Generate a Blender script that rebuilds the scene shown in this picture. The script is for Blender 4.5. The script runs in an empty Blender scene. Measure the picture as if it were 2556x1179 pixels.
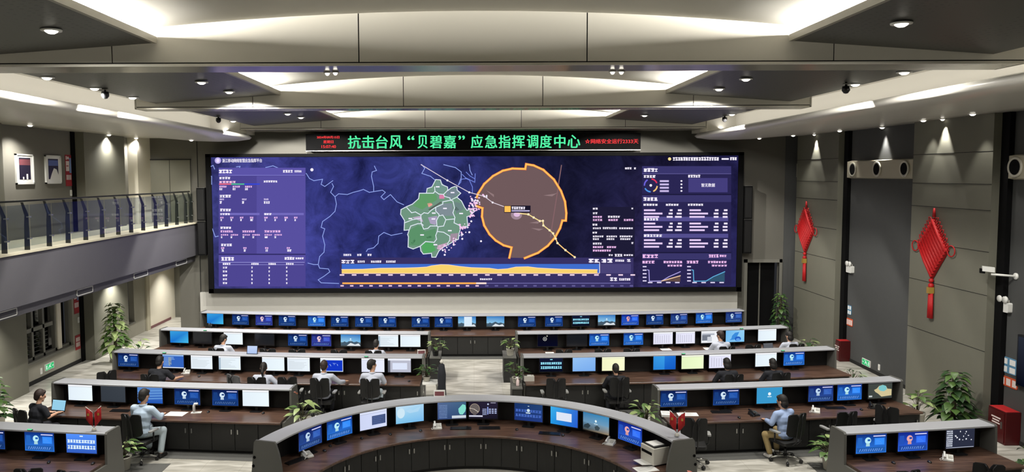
import bpy, bmesh, math, random
from mathutils import Vector, Matrix, Euler

# ------------------------------------------------------------------ camera, world, exposure
SC = bpy.context.scene
COL = SC.collection
F, PX, PY, ROLL, CAMZ = 1930.0, 1182.0, 570.0, -0.0035, 6.0      # focal length etc. in pixels of the 2556 x 1179 frame
TH = math.atan((PY - 438.0) / F)                                  # downward pitch
CT, ST = math.cos(TH), math.sin(TH)
cam = bpy.data.cameras.new('camera')
cam.sensor_fit = 'HORIZONTAL'; cam.sensor_width = 36.0
cam.lens = 36.0 * F / 2556.0
cam.shift_x = (1278.0 - PX) / 2556.0
cam.shift_y = -(589.5 - PY) / 2556.0
cam.clip_end = 200
cam_o = bpy.data.objects.new('camera', cam); COL.objects.link(cam_o)
cam_o.matrix_world = Matrix.Translation((0, 0, CAMZ)) @ Matrix.Rotation(math.pi / 2 - TH, 4, 'X') @ Matrix.Rotation(ROLL, 4, 'Z')
SC.camera = cam_o
w = bpy.data.worlds.new('world'); SC.world = w; w.use_nodes = True
w.node_tree.nodes['Background'].inputs[0].default_value = (0.02, 0.021, 0.024, 1)
w.node_tree.nodes['Background'].inputs[1].default_value = 1.0
SC.view_settings.view_transform = 'Standard'; SC.view_settings.look = 'None'
SC.view_settings.exposure = 0.0; SC.view_settings.gamma = 1.0
SC.view_settings.use_curve_mapping = False
try:
    SC.cycles.max_bounces = 6; SC.cycles.diffuse_bounces = 3; SC.cycles.glossy_bounces = 3
    SC.cycles.transmission_bounces = 4; SC.cycles.transparent_max_bounces = 8
    SC.cycles.caustics_reflective = False; SC.cycles.caustics_refractive = False
    SC.cycles.sample_clamp_indirect = 4.0
except Exception:
    pass
random.seed(7)
WARM = (1.0, 0.965, 0.89)

def area_light(name, loc, sx, sy, power, rot, color=WARM, spread=180):
    l = bpy.data.lights.new(name, 'AREA'); l.shape = 'RECTANGLE'; l.size = sx; l.size_y = sy
    l.energy = power; l.color = color; l.spread = math.radians(spread)
    o = bpy.data.objects.new(name, l); COL.objects.link(o); o.location = loc; o.rotation_euler = rot
    return o
PI = math.pi
# LED strips hidden in the ceiling coves: on top of the side soffits, and along the inner edge of the dark trays
COVE_W, TRAY_W = 2.8, 92.0
for sgn in (-1, 1):
    area_light('cove_led', (sgn * 8.75, 17.0, 7.62), 0.18, 22.0, COVE_W * 22, (PI, sgn * 0.35, 0))
    for (y0, y1) in ((2.0, 11.2), (12.3, 18.4), (19.5, 26.6)):
        area_light('tray_led', (sgn * 4.95, (y0 + y1) / 2, 8.0), 0.1, y1 - y0, (TRAY_W if y0 > 5 else .95 * TRAY_W) * (y1 - y0), (PI, -sgn * 1.15, 0))

# ------------------------------------------------------------------ pixel -> point on a known plane (measuring the photograph)
def ray(px, py):
    dx, dy = px - PX, py - PY
    c, s = math.cos(ROLL), math.sin(ROLL)
    u, v = (dx * c + dy * s) / F, (-dx * s + dy * c) / F
    return (u, CT - v * ST, -(ST + v * CT))
def atZ(px, py, z):
    r = ray(px, py); t = (z - CAMZ) / r[2]; return Vector((r[0] * t, r[1] * t, z))
def atY(px, py, y):
    r = ray(px, py); t = y / r[1]; return Vector((r[0] * t, y, CAMZ + r[2] * t))
def atX(px, py, x):
    r = ray(px, py); t = x / r[0]; return Vector((x, r[1] * t, CAMZ + r[2] * t))
def proj(p):
    X, Y, Z = p[0], p[1], p[2] - CAMZ
    d = Y * CT - Z * ST; v = -(Z * CT + Y * ST)
    x, y = F * X / d, F * v / d
    c, s = math.cos(ROLL), math.sin(ROLL)
    return (PX + x * c - y * s, PY + x * s + y * c)

# ------------------------------------------------------------------ materials
def lin(c):
    return tuple(((v / 255.0) / 12.92 if v / 255.0 <= 0.04045 else ((v / 255.0 + 0.055) / 1.055) ** 2.4) for v in c[:3])
def mat(name, rgb, rough=0.6, metal=0.0, spec=0.5, var=0.0, scale=(4, 4, 4), detail=4, bump=0.0, alpha=None, coat=0.0):
    m = bpy.data.materials.new(name); m.use_nodes = True
    nt = m.node_tree; b = nt.nodes['Principled BSDF']
    b.inputs['Base Color'].default_value = (*lin(rgb), 1)
    b.inputs['Roughness'].default_value = rough; b.inputs['Metallic'].default_value = metal
    b.inputs['Specular IOR Level'].default_value = spec
    if coat: b.inputs['Coat Weight'].default_value = coat
    if var or bump:
        tc = nt.nodes.new('ShaderNodeTexCoord'); mp = nt.nodes.new('ShaderNodeMapping'); mp.inputs['Scale'].default_value = scale
        n = nt.nodes.new('ShaderNodeTexNoise'); n.inputs['Scale'].default_value = 1.0; n.inputs['Detail'].default_value = detail
        nt.links.new(tc.outputs['Object'], mp.inputs[0]); nt.links.new(mp.outputs[0], n.inputs['Vector'])
        if var:
            mx = nt.nodes.new('ShaderNodeMix'); mx.data_type = 'RGBA'
            a = tuple(max(0, v * (1 - var)) for v in lin(rgb)); c = tuple(min(1, v * (1 + var)) for v in lin(rgb))
            mx.inputs[6].default_value = (*a, 1); mx.inputs[7].default_value = (*c, 1)
            nt.links.new(n.outputs['Fac'], mx.inputs[0]); nt.links.new(mx.outputs[2], b.inputs['Base Color'])
        if bump:
            bp = nt.nodes.new('ShaderNodeBump'); bp.inputs['Strength'].default_value = bump; bp.inputs['Distance'].default_value = 0.01
            nt.links.new(n.outputs['Fac'], bp.inputs['Height']); nt.links.new(bp.outputs[0], b.inputs['Normal'])
    return m
def glow(name, rgb, strength=1.0):
    m = bpy.data.materials.new(name); m.use_nodes = True; nt = m.node_tree; nt.nodes.clear()
    e = nt.nodes.new('ShaderNodeEmission'); e.inputs[0].default_value = (*lin(rgb), 1); e.inputs[1].default_value = strength
    o = nt.nodes.new('ShaderNodeOutputMaterial'); nt.links.new(e.outputs[0], o.inputs[0])
    return m
def screen_mat(name, strength=1.0, noise=0.0, scale=3.0):
    """a lit display: emits the picture stored per corner; the satellite map adds a mottled ground texture"""
    m = bpy.data.materials.new(name); m.use_nodes = True; nt = m.node_tree; nt.nodes.clear()
    a = nt.nodes.new('ShaderNodeVertexColor'); a.layer_name = 'Col'
    e = nt.nodes.new('ShaderNodeEmission'); e.inputs[1].default_value = strength
    src = a.outputs[0]
    if noise:
        tc = nt.nodes.new('ShaderNodeTexCoord'); n = nt.nodes.new('ShaderNodeTexNoise')
        n.inputs['Scale'].default_value = scale; n.inputs['Detail'].default_value = 9; n.inputs['Roughness'].default_value = 0.68
        n.inputs['Distortion'].default_value = 0.6
        r = nt.nodes.new('ShaderNodeMapRange'); r.inputs[1].default_value = 0.3; r.inputs[2].default_value = 0.72
        r.inputs[3].default_value = 1 - noise; r.inputs[4].default_value = 1 + noise
        v = nt.nodes.new('ShaderNodeVectorMath'); v.operation = 'SCALE'
        nt.links.new(tc.outputs['Object'], n.inputs['Vector']); nt.links.new(n.outputs['Fac'], r.inputs[0])
        nt.links.new(src, v.inputs[0]); nt.links.new(r.outputs[0], v.inputs['Scale']); src = v.outputs[0]
    o = nt.nodes.new('ShaderNodeOutputMaterial'); nt.links.new(src, e.inputs[0]); nt.links.new(e.outputs[0], o.inputs[0])
    return m
def wood_mat(name, a, b, rough):
    m = bpy.data.materials.new(name); m.use_nodes = True; nt = m.node_tree; bs = nt.nodes['Principled BSDF']
    tc = nt.nodes.new('ShaderNodeTexCoord'); mp = nt.nodes.new('ShaderNodeMapping'); mp.inputs['Scale'].default_value = (1.2, 14, 14)
    n = nt.nodes.new('ShaderNodeTexNoise'); n.inputs['Scale'].default_value = 1.6; n.inputs['Detail'].default_value = 6
    cr = nt.nodes.new('ShaderNodeValToRGB'); cr.color_ramp.elements[0].color = (*lin(a), 1); cr.color_ramp.elements[1].color = (*lin(b), 1)
    cr.color_ramp.elements[0].position = 0.35; cr.color_ramp.elements[1].position = 0.68
    nt.links.new(tc.outputs['Object'], mp.inputs[0]); nt.links.new(mp.outputs[0], n.inputs['Vector']); nt.links.new(n.outputs['Fac'], cr.inputs[0])
    nt.links.new(cr.outputs[0], bs.inputs['Base Color']); bs.inputs['Roughness'].default_value = rough
    return m
def perforated_mat(name, rgb, hole):
    m = bpy.data.materials.new(name); m.use_nodes = True; nt = m.node_tree; bs = nt.nodes['Principled BSDF']
    tc = nt.nodes.new('ShaderNodeTexCoord'); v = nt.nodes.new('ShaderNodeTexVoronoi'); v.inputs['Scale'].default_value = 9.0; v.inputs['Randomness'].default_value = 0.25
    cr = nt.nodes.new('ShaderNodeValToRGB'); cr.color_ramp.elements[0].position = 0.16; cr.color_ramp.elements[1].position = 0.24
    cr.color_ramp.elements[0].color = (*lin(hole), 1); cr.color_ramp.elements[1].color = (*lin(rgb), 1)
    nt.links.new(tc.outputs['Object'], v.inputs['Vector']); nt.links.new(v.outputs['Distance'], cr.inputs[0]); nt.links.new(cr.outputs[0], bs.inputs['Base Color'])
    bs.inputs['Roughness'].default_value = 0.42; bs.inputs['Metallic'].default_value = 0.15
    return m
def floor_mat(name):
    m = bpy.data.materials.new(name); m.use_nodes = True; nt = m.node_tree; bs = nt.nodes['Principled BSDF']
    tc = nt.nodes.new('ShaderNodeTexCoord'); mp = nt.nodes.new('ShaderNodeMapping'); mp.inputs['Scale'].default_value = (0.8, 3.2, 1); mp.inputs['Rotation'].default_value = (0, 0, 0.5)
    n = nt.nodes.new('ShaderNodeTexNoise'); n.inputs['Scale'].default_value = 1.5; n.inputs['Detail'].default_value = 8; n.inputs['Distortion'].default_value = 1.2
    cr = nt.nodes.new('ShaderNodeValToRGB'); cr.color_ramp.elements[0].position = 0.33; cr.color_ramp.elements[1].position = 0.66
    cr.color_ramp.elements[0].color = (*lin((152, 149, 140)), 1); cr.color_ramp.elements[1].color = (*lin((206, 203, 195)), 1)
    nt.links.new(tc.outputs['Object'], mp.inputs[0]); nt.links.new(mp.outputs[0], n.inputs['Vector']); nt.links.new(n.outputs['Fac'], cr.inputs[0])
    br = nt.nodes.new('ShaderNodeTexBrick'); br.offset = 0.0; br.inputs['Scale'].default_value = 1.0; br.inputs['Mortar Size'].default_value = 0.004
    br.inputs['Brick Width'].default_value = 0.8; br.inputs['Row Height'].default_value = 0.8
    br.inputs['Color1'].default_value = (1, 1, 1, 1); br.inputs['Color2'].default_value = (0.97, 0.97, 0.97, 1); br.inputs['Mortar'].default_value = (0.7, 0.68, 0.64, 1)
    mx = nt.nodes.new('ShaderNodeMix'); mx.data_type = 'RGBA'; mx.blend_type = 'MULTIPLY'; mx.inputs[0].default_value = 1
    nt.links.new(tc.outputs['Object'], br.inputs['Vector']); nt.links.new(cr.outputs[0], mx.inputs[6]); nt.links.new(br.outputs['Color'], mx.inputs[7])
    nt.links.new(mx.outputs[2], bs.inputs['Base Color']); bs.inputs['Roughness'].default_value = 0.32
    return m
def glass_mat(name):
    m = bpy.data.materials.new(name); m.use_nodes = True; nt = m.node_tree; nt.nodes.clear()
    t = nt.nodes.new('ShaderNodeBsdfTransparent'); t.inputs[0].default_value = (0.78, 0.82, 0.82, 1)
    g = nt.nodes.new('ShaderNodeBsdfGlossy'); g.inputs['Roughness'].default_value = 0.02
    lw = nt.nodes.new('ShaderNodeLayerWeight'); pw = nt.nodes.new('ShaderNodeMath'); pw.operation = 'POWER'; pw.inputs[1].default_value = 4.0; f = nt.nodes.new('ShaderNodeMath'); f.operation = 'MULTIPLY_ADD'; f.inputs[1].default_value = .55; f.inputs[2].default_value = .03
    nt.links.new(lw.outputs['Facing'], pw.inputs[0]); nt.links.new(pw.outputs[0], f.inputs[0])
    x = nt.nodes.new('ShaderNodeMixShader'); o = nt.nodes.new('ShaderNodeOutputMaterial')
    nt.links.new(f.outputs[0], x.inputs[0]); nt.links.new(t.outputs[0], x.inputs[1]); nt.links.new(g.outputs[0], x.inputs[2]); nt.links.new(x.outputs[0], o.inputs[0])
    return m

M = dict(
    floor=floor_mat('floor_stone'), carpet=mat('grey_carpet_and_shade', (84, 84, 82), 0.95, var=0.15, scale=(30, 30, 30), bump=0.4),
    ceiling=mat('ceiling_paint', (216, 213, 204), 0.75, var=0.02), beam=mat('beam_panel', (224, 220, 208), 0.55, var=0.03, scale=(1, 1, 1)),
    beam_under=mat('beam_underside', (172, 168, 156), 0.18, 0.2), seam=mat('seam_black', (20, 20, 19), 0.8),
    tray=perforated_mat('tray_perforated', (70, 69, 65), (40, 39, 37)), tray_edge=mat('tray_edge', (150, 146, 134), 0.4),
    soffit=mat('soffit_gloss', (220, 217, 208), 0.26, 0.0), cove=mat('cove_white', (236, 232, 222), 0.7),
    wall=mat('wall_grey', (146, 143, 131), 0.8, var=0.05, scale=(3, 3, 3)), back_wall=mat('back_wall_grey', (96, 94, 87), 0.7, var=0.04, scale=(3, 3, 3)), plinth=mat('screen_plinth', (196, 194, 188), 0.6, var=0.03), wall_upper=mat('balcony_wall_grey', (108, 106, 98), 0.8, var=0.05, scale=(4, 4, 4)), wall_dark=mat('wall_dark_panel', (70, 71, 71), 0.85, var=0.05, scale=(6, 6, 6)),
    column=mat('column_panel', (110, 109, 97), 0.75, var=0.05, scale=(3, 3, 3)), fascia=mat('balcony_fascia', (78, 77, 81), 0.5, var=0.05),
    white_wall=mat('white_wall', (226, 220, 204), 0.7), frame_grey=mat('frame_grey', (120, 119, 112), 0.45, 0.2), black=mat('black_matte', (7, 7, 8), 0.85, spec=0.15),
    dark_glass=mat('dark_window', (8, 9, 9), 0.08), steel=mat('brushed_steel', (170, 170, 168), 0.28, 0.9), chrome=mat('chrome', (205, 205, 202), 0.18, 0.95),
    post=mat('rail_post', (50, 51, 50), 0.4, 0.4), glass=glass_mat('rail_glass'), slab=mat('slab_edge', (176, 170, 150), 0.6),
    hood=mat('hood_grey', (172, 174, 180), 0.36, 0.0), endp=mat('end_panel_grey', (96, 96, 92), 0.45), liner=mat('desk_liner_black', (12, 12, 13), 0.55),
    worktop=wood_mat('worktop_walnut', (66, 48, 40), (104, 79, 66), 0.36), cabinet=mat('cabinet_charcoal', (29, 29, 28), 0.55, var=0.06, scale=(2, 2, 9)),
    bezel=mat('bezel_black', (14, 14, 15), 0.4), screen=screen_mat('screen_picture', 1.0), wall_screen=screen_mat('wall_screen_picture', 1.0, 0.62, 0.9),
    off=mat('screen_off', (26, 30, 38), 0.2), chair=mat('chair_black', (15, 15, 16), 0.6, var=0.1, scale=(60, 60, 60)), chair_arm=mat('chair_arm_pad', (150, 150, 148), 0.4),
    chair_frame=mat('chair_frame', (38, 38, 40), 0.3, 0.4), mesh_grey=mat('chair_mesh_grey', (92, 92, 94), 0.7),
    skin=mat('skin', (206, 160, 132), 0.5), hair=mat('hair_black', (24, 20, 18), 0.65), hair_brown=mat('hair_brown', (44, 30, 25), 0.65),
    shirt_white=mat('shirt_white', (186, 191, 206), 0.8), shirt_blue=mat('shirt_blue', (150, 170, 208), 0.8), shirt_dark=mat('shirt_dark', (24, 26, 34), 0.85),
    shirt_pale=mat('shirt_pale_blue', (176, 194, 214), 0.8), trouser_dark=mat('trouser_dark', (30, 32, 40), 0.85), trouser_khaki=mat('trouser_khaki', (156, 136, 94), 0.85, var=0.2, scale=(25, 25, 25)), trouser_pale=mat('trouser_pale', (176, 190, 198), 0.85),
    shoe_white=mat('shoe_white', (215, 212, 208), 0.5), shoe_black=mat('shoe_black', (24, 22, 22), 0.4), eye=mat('eye_dark', (30, 24, 22), 0.2),
    leaf=mat('leaf_green', (76, 104, 52), 0.4, var=0.45, scale=(9, 9, 9)), leaf_dark=mat('leaf_dark_green', (44, 70, 38), 0.4, var=0.45, scale=(7, 7, 7)), leaf_pale=mat('leaf_pale_green', (142, 160, 104), 0.4, var=0.35, scale=(10, 10, 10)),
    stem=mat('plant_stem', (66, 62, 40), 0.7), soil=mat('soil', (40, 31, 24), 0.95), pot=mat('pot_cream', (206, 202, 190), 0.4), spray_pink=mat('spray_pink', (226, 204, 202), 0.4), bloom=mat('bloom_pink', (222, 142, 128), 0.5),
    red=mat('red_cord', (172, 10, 16), 0.6, var=0.12, scale=(40, 40, 40)), red_box=mat('red_cabinet', (72, 9, 12), 0.4), red_flag=mat('red_flag', (176, 24, 28), 0.7), gold=mat('gold_tag', (206, 168, 84), 0.3, 0.6),
    white=mat('white_plastic', (226, 226, 222), 0.4), offwhite=mat('off_white', (206, 203, 194), 0.45), paper=mat('paper_white', (236, 236, 234), 0.7), maroon=mat('maroon_plate', (112, 64, 70), 0.4), black_plastic=mat('black_plastic', (24, 24, 26), 0.35),
    poster_red=mat('poster_red', (150, 26, 34), 0.6), poster_white=mat('poster_white', (228, 214, 210), 0.6), poster_blue=mat('poster_blue', (126, 152, 200), 0.6), photo_dark=mat('photo_dark', (34, 30, 44), 0.3), photo_blue=mat('photo_blue', (90, 108, 170), 0.3),
    orange=mat('orange_sign', (206, 84, 44), 0.5), sign_blue=mat('sign_blue', (92, 142, 176), 0.5), nozzle=mat('nozzle_panel', (176, 170, 150), 0.5), nozzle_rim=mat('nozzle_rim', (200, 196, 182), 0.3),
    lamp=glow('downlight_glow', (255, 248, 232), 3.5), led_green=glow('led_green', (86, 244, 168), 1.0), led_red=glow('led_red', (255, 66, 70), 1.0), screen_text=glow('screen_text', (246, 240, 255), 1.0), led_dim=glow('exit_green', (60, 200, 120), 0.9), led_white=glow('exit_white', (220, 250, 232), 0.9), desk_led=glow('desk_green_light', (120, 240, 170), 1.0),
)

# ------------------------------------------------------------------ mesh builder
class MB:
    def __init__(s): s.v = []; s.f = []; s.m = []; s.c = []; s.smooth = []
    def add(s, vs, fs, mi=0, smooth=False, col=None):
        o = len(s.v); s.v += [tuple(v) for v in vs]
        for f in fs:
            s.f.append([i + o for i in f]); s.m.append(mi); s.smooth.append(smooth); s.c.append(col)
        return s
    def box(s, x0, x1, y0, y1, z0, z1, mi=0):
        vs = [(x, y, z) for z in (z0, z1) for y in (y0, y1) for x in (x0, x1)]
        return s.add(vs, [(0, 2, 3, 1), (4, 5, 7, 6), (0, 1, 5, 4), (2, 6, 7, 3), (0, 4, 6, 2), (1, 3, 7, 5)], mi)
    def obox(s, c, ax, ay, az, hx, hy, hz, mi=0):
        c, ax, ay, az = Vector(c), Vector(ax).normalized(), Vector(ay).normalized(), Vector(az).normalized()
        vs = [c + ax * (hx * i) + ay * (hy * j) + az * (hz * k) for k in (-1, 1) for j in (-1, 1) for i in (-1, 1)]
        return s.add(vs, [(0, 2, 3, 1), (4, 5, 7, 6), (0, 1, 5, 4), (2, 6, 7, 3), (0, 4, 6, 2), (1, 3, 7, 5)], mi)
    def rbox(s, x0, x1, y0, y1, z0, z1, r, mi=0, axis='y', seg=3):
        """box with rounded corners in the plane across `axis`"""
        a0, a1, b0, b1, c0, c1 = {'y': (x0, x1, z0, z1, y0, y1), 'z': (x0, x1, y0, y1, z0, z1), 'x': (y0, y1, z0, z1, x0, x1)}[axis]
        pts = []
        for (ca, cb, st) in ((a1 - r, b1 - r, 0), (a0 + r, b1 - r, 1), (a0 + r, b0 + r, 2), (a1 - r, b0 + r, 3)):
            for k in range(seg + 1):
                t = (st + k / seg) * PI / 2; pts.append((ca + r * math.cos(t), cb + r * math.sin(t)))
        put = {'y': lambda p, c: (p[0], c, p[1]), 'z': lambda p, c: (p[0], p[1], c), 'x': lambda p, c: (c, p[0], p[1])}[axis]
        return s.prism([put(p, c0) for p in pts], [put(p, c1) for p in pts], mi)
    def prism(s, a, b, mi=0):
        n = len(a)
        return s.add(list(a) + list(b), [list(range(n))[::-1], [n + i for i in range(n)]] + [(i, (i + 1) % n, n + (i + 1) % n, n + i) for i in range(n)], mi)
    def tube(s, pts, r, n=8, mi=0, caps=True, smooth=True):
        pts = [Vector(p) for p in pts]; rs = r if isinstance(r, (list, tuple)) else [r] * len(pts)
        vs, up = [], None
        for i, p in enumerate(pts):
            t = (pts[min(i + 1, len(pts) - 1)] - pts[max(i - 1, 0)]).normalized()
            if up is None: up = Vector((0, 0, 1)) if abs(t.z) < 0.9 else Vector((1, 0, 0))
            a = t.cross(up).normalized(); b = a.cross(t).normalized(); up = b
            vs += [p + (a * math.cos(2 * PI * k / n) + b * math.sin(2 * PI * k / n)) * rs[i] for k in range(n)]
        fs = [(i * n + k, i * n + (k + 1) % n, (i + 1) * n + (k + 1) % n, (i + 1) * n + k) for i in range(len(pts) - 1) for k in range(n)]
        s.add(vs, fs, mi, smooth)
        if caps:
            o = len(s.v) - len(vs); m = len(pts) - 1
            s.f += [[o + k for k in range(n)][::-1], [o + m * n + k for k in range(n)]]; s.m += [mi, mi]; s.smooth += [False, False]; s.c += [None, None]
        return s
    def lathe(s, prof, n=16, c=(0, 0, 0), mi=0, axis='z', smooth=True, caps=True):
        put = {'z': lambda r, a, h: (c[0] + r * math.cos(a), c[1] + r * math.sin(a), c[2] + h), 'y': lambda r, a, h: (c[0] + r * math.cos(a), c[1] + h, c[2] + r * math.sin(a)), 'x': lambda r, a, h: (c[0] + h, c[1] + r * math.cos(a), c[2] + r * math.sin(a))}[axis]
        vs = [put(r, 2 * PI * k / n, h) for (r, h) in prof for k in range(n)]
        fs = [(i * n + k, i * n + (k + 1) % n, (i + 1) * n + (k + 1) % n, (i + 1) * n + k) for i in range(len(prof) - 1) for k in range(n)]
        s.add(vs, fs, mi, smooth)
        if caps:
            o = len(s.v) - len(vs); m = len(prof) - 1
            s.f += [[o + k for k in range(n)][::-1], [o + m * n + k for k in range(n)]]; s.m += [mi, mi]; s.smooth += [False, False]; s.c += [None, None]
        return s
    def ball(s, c, r, n=10, mi=0, rot=None):
        c = Vector(c); r = r if isinstance(r, (tuple, list)) else (r, r, r); R = rot or Matrix.Identity(3)
        h = n // 2 + 1
        vs = [c + R @ Vector((0, 0, r[2]))]
        for i in range(1, h):
            t = PI * i / h
            vs += [c + R @ Vector((r[0] * math.sin(t) * math.cos(2 * PI * k / n), r[1] * math.sin(t) * math.sin(2 * PI * k / n), r[2] * math.cos(t))) for k in range(n)]
        vs.append(c + R @ Vector((0, 0, -r[2])))
        fs = [(0, 1 + k, 1 + (k + 1) % n) for k in range(n)]
        for i in range(h - 2): fs += [(1 + i * n + k, 1 + (i + 1) * n + k, 1 + (i + 1) * n + (k + 1) % n, 1 + i * n + (k + 1) % n) for k in range(n)]
        l = 1 + (h - 2) * n; fs += [(l + k, len(vs) - 1, l + (k + 1) % n) for k in range(n)]
        return s.add(vs, fs, mi, True)
    def sweep(s, P, N, prof, mi=0, smooth=False):
        """P: path points (x, y); N: unit direction to the seated side; prof: closed outline of (distance to the seated side, height)"""
        n = len(prof)
        vs = [(p[0] + q[0] * d, p[1] + q[1] * d, z) for p, q in zip(P, N) for (d, z) in prof]
        fs = [(i * n + k, i * n + (k + 1) % n, (i + 1) * n + (k + 1) % n, (i + 1) * n + k) for i in range(len(P) - 1) for k in range(n)]
        m = (len(P) - 1) * n
        return s.add(vs, fs + [list(range(n))[::-1], [m + k for k in range(n)]], mi, smooth)
    def build(s, name, mats, parent=None, origin=(0, 0, 0), bevel=0.0, fix=True):
        me = bpy.data.meshes.new(name)
        o = Vector(origin)
        me.from_pydata([tuple(Vector(v) - o) for v in s.v], [], s.f)
        mats = mats if isinstance(mats, (list, tuple)) else [mats]
        for m in mats: me.materials.append(m)
        me.polygons.foreach_set('material_index', s.m); me.polygons.foreach_set('use_smooth', s.smooth)
        if any(c is not None for c in s.c):
            at = me.color_attributes.new('Col', 'FLOAT_COLOR', 'CORNER'); buf = []
            for f, c in zip(s.f, s.c):
                cs = c if c and isinstance(c[0], (tuple, list)) else [c or (0, 0, 0)] * len(f)
                for q in cs: buf += [*lin(q), 1.0]
            at.data.foreach_set('color', buf)
        elif fix:
            bm = bmesh.new(); bm.from_mesh(me); bmesh.ops.recalc_face_normals(bm, faces=bm.faces); bm.to_mesh(me); bm.free()
        me.update()
        ob = bpy.data.objects.new(name, me); COL.objects.link(ob)
        if parent is not None: ob.parent = parent
        else: ob.location = o
        if bevel:
            md = ob.modifiers.new('bevel', 'BEVEL'); md.width = bevel; md.segments = 2; md.limit_method = 'ANGLE'; md.angle_limit = 0.9
        return ob

def thing(name, label, cat, loc=(0, 0, 0), rotz=0.0, group=None):
    o = bpy.data.objects.new(name, None); COL.objects.link(o); o.empty_display_size = 0.1
    o.location = loc; o.rotation_euler = (0, 0, rotz); o['label'] = label; o['category'] = cat
    if group: o['group'] = group
    return o
def tag(o, label, cat, group=None):
    o['label'] = label; o['category'] = cat
    if group: o['group'] = group
    return o
STRUCT_LABELS = {}
def struct(o, label=None):
    o['kind'] = 'structure'
    o['label'] = label or o.name.replace('_', ' '); o['category'] = 'room'
    return o
CHILD = {}
def reg(o):
    """children of a thing, read once so that copies can be made quickly"""
    CHILD.setdefault(o.name, [])
    for x in bpy.data.objects:
        if x.parent == o: CHILD[o.name].append(x); reg(x)
    return o
def dup(root, label, loc, rotz, group=None, scale=None):
    def cp(o, par):
        c = o.copy(); COL.objects.link(c); c.parent = par
        for k in CHILD.get(o.name, []): cp(k, c)
        return c
    r = cp(root, None); r.location = loc; r.rotation_euler = (0, 0, rotz); r['label'] = label
    if group: r['group'] = group
    if scale: r.scale = (scale,) * 3
    return r
ORD = ['first', 'second', 'third', 'fourth', 'fifth', 'sixth', 'seventh', 'eighth', 'ninth', 'tenth', 'eleventh', 'twelfth', 'thirteenth', 'fourteenth', 'fifteenth', 'sixteenth', 'seventeenth', 'eighteenth', 'nineteenth', 'twentieth', 'twenty-first', 'twenty-second']

# a flat picture shown by a display: coloured polygons in thin layers on the local x-z plane, facing -y
class Pic(MB):
    def __init__(s, tx=None): super().__init__(); s.tx = tx or (lambda x, y: (x, y))
    def P(s, x, y, l): a = s.tx(x, y); return (a[0], -0.0012 * l, a[1])
    def rect(s, x0, y0, x1, y1, c, l=1):
        return s.add([s.P(x0, y0, l), s.P(x1, y0, l), s.P(x1, y1, l), s.P(x0, y1, l)], [(0, 1, 2, 3)], 0, False, c)
    def grad(s, x0, y0, x1, y1, c00, c10, c11, c01, l=0):
        return s.add([s.P(x0, y0, l), s.P(x1, y0, l), s.P(x1, y1, l), s.P(x0, y1, l)], [(0, 1, 2, 3)], 0, False, [c00, c10, c11, c01])
    def poly(s, pts, c, l=1):
        return s.add([s.P(*p, l) for p in pts], [list(range(len(pts)))], 0, False, c)
    def disc(s, cx, cy, rx, ry, c, l=1, n=18):
        return s.poly([(cx + rx * math.cos(2 * PI * k / n), cy + ry * math.sin(2 * PI * k / n)) for k in range(n)], c, l)
    def line(s, pts, w, c, l=2, ay=1.0):
        for (a, b) in zip(pts[:-1], pts[1:]):
            dx, dy = b[0] - a[0], (b[1] - a[1]) / ay; d = math.hypot(dx, dy) or 1
            ex, ey = dx / d * w * 0.5, dy / d * w * 0.5 * ay
            nx, ny = -dy / d * w * 0.5, dx / d * w * 0.5 * ay
            s.add([s.P(a[0] + nx - ex, a[1] + ny - ey, l), s.P(a[0] - nx - ex, a[1] - ny - ey, l), s.P(b[0] - nx + ex, b[1] - ny + ey, l), s.P(b[0] + nx + ex, b[1] + ny + ey, l)], [(0, 1, 2, 3)], 0, False, c)
        return s
    def words(s, x0, y0, x1, y1, c, n, l=3, seed=1):
        """small blurred characters between x0 and x1"""
        r = random.Random(seed * 131 + int(x0 * 7)); wd = (x1 - x0) / n
        for k in range(n):
            a = x0 + k * wd
            h = y1 - y0
            s.rect(a + wd * 0.04, y0 + h * r.uniform(0, .12), a + wd * r.uniform(.8, .96), y0 + h * r.uniform(.34, .46), c, l)
            s.rect(a + wd * r.uniform(0.05, .4), y0 + h * 0.1, a + wd * r.uniform(.55, .85), y1, c, l)
            s.rect(a + wd * 0.04, y1 - h * r.uniform(.22, .4), a + wd * r.uniform(.75, .95), y1 - h * r.uniform(0, .08), c, l)
        return s

# ------------------------------------------------------------------ the room
def sbox(name, m, *dims, label=None):
    return struct(MB().box(*dims).build(name, m), label)
XL, XLU, XR, YB = -12.75, -12.25, 12.05, 28.6
ZS, ZU = 4.27, 2.85                      # balcony floor, underside of the balcony
sbox('floor', M['floor'], -14, 14, -6, 33.2, -0.2, 0.0, label='pale streaked stone floor of the control room')
# back wall behind the big screen, with the dark doorway at its knot-wall end
b = MB(); b.box(-10.95, 10.17, YB, YB + .2, 0, 7.62); b.box(10.17, 11.36, YB, YB + .2, 2.73, 7.62); b.box(11.36, 11.5, YB, YB + .2, 0, 7.62); b.box(-12.25, -10.95, YB, YB + .2, ZS, 7.62)
struct(b.build('wall_back', M['back_wall']), 'grey back wall carrying the big screen')
sbox('wall_back_return', M['wall_dark'], 11.5, 12.05, YB - .02, YB + .2, 0, 7.62, label='dark strip of wall beside the back doorway')
d = struct(MB().box(10.2, 11.33, YB + 0.35, YB + .4, 0, 2.73).build('door_1', M['black']), 'dark doorway in the back wall beside the big screen')
f = MB()
for (x0, x1, z0, z1) in ((10.05, 10.17, 0, 2.85), (11.36, 11.46, 0, 2.85), (10.05, 11.46, 2.73, 2.85)): f.box(x0, x1, YB - .05, YB + .05, z0, z1)
f.build('door_frame', M['frame_grey'], d); MB().box(10.74, 10.78, YB + .31, YB + .35, 0, 2.7).build('door_seam', M['frame_grey'], d)
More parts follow.
